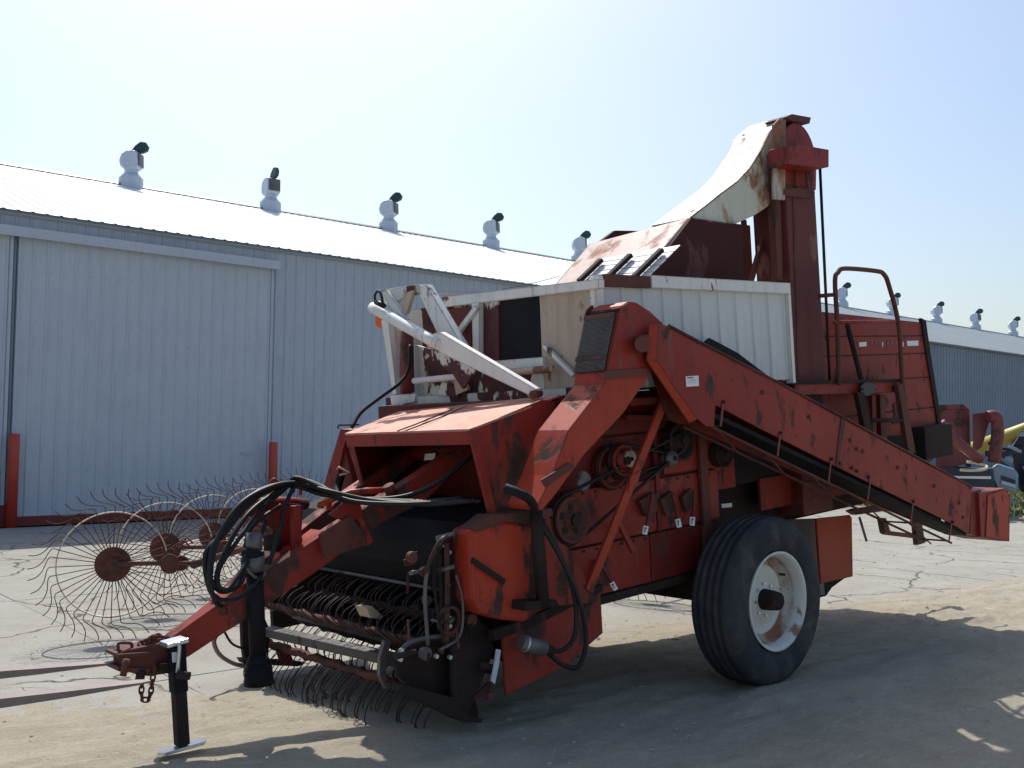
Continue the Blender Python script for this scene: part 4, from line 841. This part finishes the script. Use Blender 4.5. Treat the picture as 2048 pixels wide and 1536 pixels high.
# --- pulleys, belts and sprockets
def pulley(x, y, r, v, mat='orange', th=.07, spokes=5):
    c = V(x, y, v) - Vector((0, th, 0)); p = MB().lathe(c, (0, 1, 0), [(0, .03), (0, r * .86), (.002, r), (th * .3, r), (th * .5, r * .9), (th * .7, r), (th, r), (th, r * .88), (th * .6, r * .82), (th * .55, .05), (th * 1.1, .045), (th * 1.2, .001)], 40).build('pulley', mat, body)
    for k in range(spokes):
        a = k * 2 * math.pi / spokes + .4; MB().disc(c + Vector((math.cos(a) * r * .55, th * .56, math.sin(a) * r * .55)), (0, 1, 0), r * .15, .006, 14).build('lightening_hole', 'mud', p)
    MB().disc(c + Vector((0, th * .6, 0)), (0, 1, 0), r * .28, th * .8, 16).build('hub', 'mud', p)
    return V(x, y, v)
c1 = pulley(1148, 1040, .135, 1.06, 'rust'); c2 = pulley(1250, 921, .095, 1.04, 'red'); c2b = pulley(1262, 918, .05, 1.06, 'beige', .03, 3)
c3 = pulley(1366, 882, .125, 1.03, 'mud'); c4 = pulley(1450, 908, .09, 1.0, 'mud'); c5 = pulley(1346, 917, .05, 1.03, 'steel'); c6 = pulley(1228, 935, .13, .99, 'reddark')
def belt(a, ra, b, rb_, v, name='drive_belt'):
    a = Vector((a.x, v, a.z)); b = Vector((b.x, v, b.z)); d = (b - a).normalized(); n_ = Vector((-d.z, 0, d.x)); m = MB()
    pts = []
    th0 = math.atan2(n_.z, n_.x)
    for k in range(13): an = th0 + math.pi * k / 12; pts.append(a + Vector((math.cos(an), 0, math.sin(an))) * ra)
    for k in range(13): an = th0 + math.pi + math.pi * k / 12; pts.append(b + Vector((math.cos(an), 0, math.sin(an))) * rb_)
    pts.append(pts[0]); m.tube(pts, .010, 6, 1).build(name, 'hose', body)
belt(c1, .142, c3, .05, 1.025); belt(c6, .13, c5, .05, .965); belt(c2, .10, c5, .03, 1.0)
cs_ = V(1168, 962, 1.02); g = MB(); nt2 = 16; pts = []
for k in range(nt2 * 2): a = math.pi * k / nt2; rr = .062 if k % 2 else .050; pts.append(cs_ + Vector((math.cos(a) * rr, 0, math.sin(a) * rr)))
g.prism(pts, (0, -.012, 0)).build('sprocket', 'steel', body)
sp('chain_guard', [(1083, 960), (1140, 925), (1148, 935), (1092, 975)], v1 + .012, .01, 'rust', leg_)
# --- header (pickup) on the near side
hdn = sp('pickup_header', [(938, 1062), (975, 1046), (1012, 1042), (1075, 1050), (1082, 1225), (1050, 1245), (1000, 1240), (962, 1228), (945, 1200)], 1.04, .16, 'wornorange', hv, .02)
sp('header_cover', [(950, 1058), (985, 1030), (1105, 1016), (1108, 1030), (1080, 1052), (1012, 1044), (960, 1064)], 1.06, .14, 'rust', hdn, .01)
fb('strap', 944, 1120, 1009, 1164, 1.06, .028, 'mud', hdn, .012)
sp('lower_side_plate', [(1005, 1262), (1095, 1180), (1200, 1162), (1206, 1266), (1128, 1335), (1012, 1392)], .99, .02, 'wornred', hdn, .004)
sp('header_post', [(1095, 1030), (1102, 1036), (1186, 1180), (1196, 1205), (1090, 1215), (1082, 1060)], 1.03, .03, 'wornred', hdn, .004)
tb('lift_cylinder', [V(1071, 1012, 1.13), V(1086, 1215, 1.13)], .036, 'mud', hdn, 16, 1); sp('cylinder_foot', [(1052, 1204), (1112, 1200), (1120, 1212), (1050, 1222)], 1.15, .12, 'mud', hdn)
tb('elbow_hose', [V(1012, 976, 1.30), V(1035, 985, 1.36), V(1058, 998, 1.38), V(1072, 1020, 1.22)], .024, 'black', hdn, 12, 5)
sp('bottom_bar', [(985, 1262), (1060, 1235), (1205, 1168), (1206, 1182), (1070, 1252), (990, 1282)], 1.01, .04, 'mud', hdn)
tb('hydraulic_motor', [V(1042, 1284, 1.1), V(1090, 1298, 1.14)], .042, 'steel', hdn, 16, 1); tb('motor_cap', [V(1088, 1297, 1.14), V(1104, 1303, 1.15)], .030, 'mud', hdn, 12, 1)
tb('motor_band', [V(1050, 1287, 1.105), V(1054, 1288, 1.108)], .045, 'zinc', hdn, 16, 1)
tb('motor_hose', [V(1085, 1040, 1.14), V(1110, 1085, 1.17), V(1138, 1150, 1.2), V(1152, 1220, 1.2), V(1148, 1275, 1.2), V(1125, 1300, 1.18), V(1098, 1302, 1.15)], .013, 'hose', hdn, 8, 8)
tb('motor_hose', [V(1083, 1050, 1.15), V(1118, 1110, 1.18), V(1155, 1190, 1.22), V(1172, 1270, 1.22), V(1160, 1330, 1.2), V(1130, 1332, 1.18), V(1100, 1310, 1.15)], .013, 'hose', hdn, 8, 8)
sp('pale_link', [(994, 1298), (1002, 1300), (998, 1330), (990, 1368), (983, 1362), (990, 1325)], 1.0, .01, 'vent', hdn)
# end plates of the pickup, near side
sp('end_plate', [(882, 1078), (900, 1068), (936, 1058), (950, 1205), (962, 1245), (985, 1262), (990, 1300), (945, 1410), (935, 1438), (905, 1425), (905, 1290), (885, 1220)], .90, .03, 'mud', hdn, .006)
sp('end_plate', [(800, 1300), (880, 1276), (915, 1280), (940, 1330), (960, 1440), (930, 1442), (880, 1415), (800, 1355), (790, 1325)], .80, .04, 'mud', hdn, .006)
sp('top_strap', [(882, 1074), (908, 1066), (909, 1074), (884, 1084)], .94, .05, 'fork', hdn); sp('top_strap', [(915, 1066), (938, 1057), (942, 1062), (918, 1075)], .94, .05, 'fork', hdn)
mb = MB()
for x, y in [(886, 1090), (896, 1104), (897, 1134), (893, 1170), (895, 1235), (897, 1252), (890, 1290), (897, 1314), (800, 1300), (798, 1318), (870, 1312)]: mb.disc(V(x, y, .905), (0, 1, 0), .012, .02, 6)
mb.build('plate_bolts', 'zinc', hdn)
sp('skid', [(905, 1395), (938, 1432), (965, 1438), (962, 1445), (925, 1444), (800, 1380), (805, 1370)], .92, .10, 'mud', hdn)
# curved bars and springs at the near end
tb('curved_bar', [V(796, 1310, .9), V(815, 1288, .9), V(850, 1276, .9), V(912, 1270, .9)], .012, 'steel', hdn, 8, 5)
tb('flex_cable', [V(908, 1066, .98), V(880, 1082, .98), V(858, 1130, .98), V(850, 1190, .98), V(856, 1290, .98)], .010, 'steel', hdn, 8, 6)
tb('flex_cable', [V(905, 1072, .96), V(876, 1100, .96), V(868, 1160, .96), V(878, 1240, .96), V(890, 1290, .96)], .008, 'mud', hdn, 8, 6)
tb('flex_cable', [V(912, 1150, .96), V(925, 1200, .96), V(920, 1270, .96), V(880, 1300, .96)], .008, 'steel', hdn, 8, 6)
tb('drive_chain', [V(893, 1085, .93), V(895, 1180, .93), V(893, 1290, .93)], .014, 'rust', hdn, 6, 12)
MB().lathe(V(896, 1240, .93), (0, 1, 0), [(0, .06), (.0, .075), (.02, .075), (.02, .06)], 24).build('chain_sprocket', 'rust', hdn)
sp('front_guide', [(770, 1282), (782, 1284), (774, 1320), (772, 1350), (782, 1376), (772, 1378), (760, 1352), (760, 1318)], .42, .03, 'fork', hdn)
# iron clutter at the near end of the pickup
random.seed(21)
for k in range(46):
    x, y = random.uniform(800, 985), random.uniform(1090, 1400)
    if y > 1340 + (x - 800) * .4: continue
    a = random.choice([.2, 1.45, 1.6, 2.9, random.uniform(0, 3.1)]); L = random.uniform(14, 46); vv_ = random.uniform(.84, 1.0)
    p, q = V(x, y, vv_), V(x + math.cos(a) * L, y + math.sin(a) * L, vv_ + random.uniform(-.05, .05))
    k3 = k % 4
    if k3 == 0: MB().tube([p, q], random.uniform(.006, .016), 8, 1).build('link_rod', random.choice(['mud', 'rust', 'steel']), hdn)
    elif k3 == 1: MB().bar(p, q, .012, random.uniform(.02, .04)).build('link_bar', random.choice(['mud', 'rust']), hdn)
    elif k3 == 2: MB().disc(p, (0, 1, 0), random.uniform(.012, .035), .03, 12).build('link_pivot', random.choice(['mud', 'rust', 'steel']), hdn)
    else: MB().tube([p, p.lerp(q, .5) + Vector((.03, .02, .02)), q], random.uniform(.005, .009), 6, 4).build('loose_cable', 'mud', hdn)
# tubes with spring tines
rnd = np.random.default_rng(5)
jit = rnd.random(4000)
def lump(seed): return lambda t, i: 1 + .30 * jit[(i * 3 + seed) % 4000] + (.25 if (i + seed) % 5 == 0 else 0)
def reel(u, z, va, vb, r, mat='rust', seed=1, tn=24, tl_=.30, ang=0.0, dirn=-1):
    pts = [Vector((u, va + (vb - va) * k / 60, z + .006 * math.sin(k * .7 + seed))) for k in range(61)]
    b = MB().tube(pts, r, 10, 1, True, lump(seed)).build('tine_tube', mat, hdn)
    tm = MB(); P_ = []
    for k in range(9):
        t = k / 8; a = ang + t * 1.5; P_.append((.02 + tl_ * .62 * math.sin(t * 1.9 + .0) * 1.0, 0, dirn * tl_ * t * 1.0))
    base = [Vector((r, 0, 0)) + Vector((p[0] * .8 - .11 * (i / 8) ** 3, 0, p[2])) for i, p in enumerate(P_)]
    me_ = tm.tube(base, .0032, 5, 2).mesh('spring_tine')
    for k in range(tn):
        o = link('spring_tine', me_, 'wiredark', b); o.location = (u, va + (vb - va) * (k + .5 + random.uniform(-.2, .2)) / tn, z); o.rotation_euler = (random.uniform(-.07, .07), random.uniform(-.14, .14), random.uniform(-.2, .2)); o.scale = (1.25, 1, random.uniform(.75, .95))
    return b
reel(2.06, .60, -1.15, .80, .021, 'rust', 11, 40, .20, 0, 1)
reel(2.17, .39, -1.05, .42, .022, 'rust', 57, 30, .30)
reel(2.02, .31, -.55, .75, .020, 'rust', 83, 26, .24)
reel(1.92, .50, -1.0, .80, .020, 'mud', 71, 30, .24)
reel(1.88, .70, -.75, .80, .020, 'mud', 33, 30, .16, 0, 1)
reel(1.75, .42, -1.0, .80, .022, 'mud', 29, 16, .25)
mb = MB(); mb.bar(Zq(536, 1262, .50), Vector((2.12, .46, .50)), .09, .055); mb.build('front_beam', 'darksteel', hdn, None, .006)
bx('lower_pan', (1.78, -1.0, .52), (1.98, .78, .545), 'darksteel', hdn)
sp('broken_board', [(733, 1215), (745, 1213), (765, 1232), (762, 1238), (742, 1236)], .3, .12, 'beige', hdn)
bx('grey_sheet', (1.70, .10, .70), (1.86, .78, .71), 'steel', hdn)
# far end of the pickup, left of the PTO
sp('far_end_plate', [(484, 1235), (520, 1215), (540, 1260), (536, 1325), (490, 1320), (486, 1290)], -.95, .04, 'mud', hdn)
tb('far_hoop', [V(434, 1268, -.85), V(428, 1285, -.85), V(440, 1310, -.85), (V(470, 1328, -.85)), V(500, 1333, -.85)], .014, 'fork', hdn, 8, 6)
tb('far_hoop', [V(448, 1262, -.95), V(462, 1285, -.95), V(480, 1295, -.95), V(500, 1298, -.95)], .008, 'mud', hdn, 8, 6)
sp('far_skid', [(484, 1318), (575, 1322), (612, 1326), (596, 1333), (490, 1328)], -.82, .08, 'mud', hdn)
sp('far_link', [(556, 1300), (580, 1303), (590, 1330), (566, 1330)], -.80, .04, 'reddark', hdn)
# --- tower (vertical elevator)
u0, u1 = -1.41, -1.83
tw = MB().box((u1, .53, .9), (u0, .84, 3.45)).build('tower', 'tower', hv, None, .01)
MB().box((u1 + .02, .54, 3.45), (u0 - .02, .83, 3.62)).build('tower_neck', 'red', tw)
hpts = []
for k in range(15):
    a = math.pi * k / 14; hpts.append((-1.66 + .25 * math.cos(a), .82, 3.66 + .30 * math.sin(a)))
hpts = [(-1.41, .82, 3.45)] + hpts + [(-1.88, .82, 3.45)]
MB().prism(hpts, (0, -.27, 0)).build('tower_head', 'red', tw, None, .006)
sp('head_cap', [(1572, 234), (1584, 228), (1622, 235), (1619, 247), (1580, 240)], .84, .2, 'rust', tw)
sp('motor_housing', [(1577, 290), (1612, 291), (1658, 299), (1658, 334), (1640, 336), (1577, 328)], 1.0, .18, 'red', tw, .006)
sp('neck_flange', [(1566, 378), (1600, 376), (1630, 384), (1629, 394), (1612, 396), (1566, 390)], .86, .33, 'rust', tw)
for x in (1590, 1612): tb('guide_strip', [V(x, 335, .85), V(x + 3, 375, .85)], .012, 'rust', tw, 6, 1)
sp('tower_seam', [(1586, 395), (1590, 395), (1600, 760), (1596, 760)], .846, .006, 'rust', tw)
sp('front_strip', [(1548, 250), (1560, 236), (1572, 240), (1570, 400), (1548, 398)], .86, .02, 'rimrust', tw, label='rusty white edge strip beside the tower head')
sp('front_post', [(1543, 308), (1553, 305), (1562, 396), (1566, 560), (1556, 560), (1548, 400)], .80, .06, 'rust', tw)
bx('return_leg', (-1.50, .10, 1.9), (-1.30, .44, 3.2), 'tower', tw)
fb('tower_brace', 1500, 568, 1548, 400, .60, .04, 'rust', tw, .03); fb('tower_brace', 1487, 440, 1500, 560, .40, .04, 'rust', tw, .03)
fb('tower_brace', 1548, 400, 1552, 566, .62, .02, 'rust', tw, .02)
tb('drive_rod', [V(1640, 338, .93), V(1660, 770, .93)], .012, 'hose', tw, 8, 1)
# --- white chute
chn = [(1562, 240), (1540, 262), (1522, 300), (1500, 335), (1475, 362), (1440, 388), (1410, 412), (1380, 435), (1390, 444), (1440, 466), (1470, 448), (1510, 430), (1535, 413), (1546, 396), (1548, 306), (1560, 270)]
ch = sp('chute', chn, .76, .012, 'cream', hv)
tp = [V(x, y, .76) for x, y in [(1572, 232), (1562, 240), (1540, 262), (1522, 300), (1500, 335), (1475, 362), (1440, 388), (1410, 412), (1380, 435)]]
sm_ = MB(); n = len(tp); sm_.add([p for p in tp] + [p + Vector((0, -.34, 0)) for p in tp] + [p + Vector((0, 0, -.01)) for p in tp] + [p + Vector((0, -.34, -.01)) for p in tp],
    [(i, i + 1, n + i + 1, n + i) for i in range(n - 1)] + [(2 * n + i, 3 * n + i, 3 * n + i + 1, 2 * n + i + 1) for i in range(n - 1)] + [(i, i + 1, 2 * n + i + 1, 2 * n + i) for i in range(n - 1)], False)
sm_.build('chute_top', 'white2', ch)
MB().prism([V(x, y, .76) + Vector((0, -.34, 0)) for x, y in chn], (0, -.012, 0)).build('chute_far_side', 'white2', ch)
tb('chute_edge', [p + Vector((0, .006, 0)) for p in tp[:9]], .004, 'rust', ch, 6, 1)
# --- cap over the hopper
nt_p, nb_p, ft_p = Vector((-.265, .80, 3.11)), Vector((.30, .80, 2.64)), Vector((-.265, -.16, 3.07)); fbp = ft_p + (nb_p - nt_p) * 1.05
cp = MB().prism([V(1380, 435, .80), V(1395, 442, .80), V(1440, 447, .80), V(1486, 449, .80), V(1487, 566, .80), V(1275, 562, .80)], (0, -.02, 0)).build('hopper_cap', 'capdark', hv)
cn = (nb_p - nt_p).cross(ft_p - nt_p).normalized(); cn = cn if cn.z > 0 else -cn
MB().prism([nt_p, nb_p, fbp, ft_p], -cn * .012).build('cap_slope', 'palecap', cp)
MB().prism([nt_p, ft_p, Vector((-.88, -.16, 3.05)), Vector((-.88, .80, 3.10))], (0, 0, -.012)).build('cap_roof', 'tower', cp)
MB().prism([ft_p, fbp, Vector((-.88, -.16, 2.62)), Vector((-.88, -.16, 3.05))], (0, -.012, 0)).build('cap_far_side', 'tower', cp)
MB().prism([V(1186, 494, -.2), V(1230, 461, -.2), V(1302, 462, -.2), V(1325, 476, -.2), V(1300, 520, -.2)], (0, -.03, 0)).build('cap_gable', 'capdark', cp)
def on(x, y, k=0.0): return PL(x, y, nt_p + cn * k, cn)
# louvre slats, drawn on the slope
corn = [(1200, 520), (1361, 489), (1292, 557), (1150, 560)]
def lv(a, b, k): # a along bottom->top 0..1 , b left->right
    x = (1150 + (1292 - 1150) * b) * (1 - a) + (1196 + (1361 - 1196) * b) * a; y = (562 + (557 - 562) * b) * (1 - a) + (518 + (489 - 518) * b) * a
    return on(x, y, k)
for i in range(5):
    a0, a1 = i / 5 + .02, (i + 1) / 5 - .01
    MB().prism([lv(a0, 0, .022), lv(a0, 1, .022), lv(a1, 1, .022), lv(a1, 0, .022)], -cn * .006).build('louvre_slat', 'roof', cp)
for b in (.06, .42, .80):
    MB().bar(lv(-.02, b, .05), lv(.93, b + .0, .05), .05, .03, tuple(cn)).build('louvre_bar', 'mud', cp, None, .006)
tb('sight_wire', [on(1005, 578, .0), on(1060, 568, .0), on(1120, 552, .0)], .003, 'steel', cp, 6, 3)
# --- ladder, rails and platform at the rear
vl = 1.0
ld = tb('hand_rail', [V(1678, 770, vl), V(1674, 640, vl), V(1670, 562, vl), V(1676, 545, vl), V(1690, 537, vl), V(1752, 542, vl), V(1768, 549, vl), V(1778, 572, vl), V(1797, 650, vl), V(1806, 780, vl), V(1812, 800, vl)], .019, 'rust', hv, 10, 5)
tb('cross_rail', [V(1637, 592, .9), V(1672, 589, vl)], .016, 'rust', ld, 8, 1); tb('cross_rail', [V(1668, 645, vl), V(1790, 642, vl)], .014, 'red', ld, 8, 1)
tb('ladder_rail', [V(1692, 640, .86), V(1724, 765, .92), V(1746, 892, .98)], .022, 'mud', ld, 8, 1)
sp('ladder_side', [(1796, 770), (1806, 768), (1832, 906), (1818, 906)], 1.02, .04, 'rust', ld); sp('ladder_side', [(1715, 785), (1728, 785), (1752, 892), (1738, 896)], 1.02, .04, 'mud', ld)
tb('rung', [V(1738, 841, 1.0), V(1810, 840, 1.0)], .018, 'mud', ld, 8, 1)
sp('platform_beam', [(1590, 766), (1806, 762), (1806, 784), (1590, 790)], .96, .12, 'red', ld); sp('platform_edge', [(1590, 762), (1806, 758), (1806, 764), (1590, 769)], .98, .3, 'mud', ld)
MB().tube([V(1735, 778, .97), V(1735, 778, 1.03)], .055, 12, 1).build('latch', 'steel', ld)
tb('latch_rod', [V(1720, 778, 1.0), V(1752, 779, 1.0)], .008, 'mud', ld, 6, 1)
sp('ram', [(1744, 790), (1752, 790), (1754, 890), (1746, 890)], .84, .04, 'reddark', rb); sp('ram', [(1760, 790), (1771, 790), (1775, 885), (1763, 885)], .84, .04, 'reddark', rb)
sp('worn_patch', [(1787, 808), (1796, 802), (1800, 828), (1799, 846), (1784, 850), (1790, 830)], .802, .004, 'white', rb)
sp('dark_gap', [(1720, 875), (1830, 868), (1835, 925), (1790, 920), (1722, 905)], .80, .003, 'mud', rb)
sp('tower_side_box', [(1590, 790), (1645, 790), (1650, 850), (1600, 860)], .88, .2, 'mud', tw)
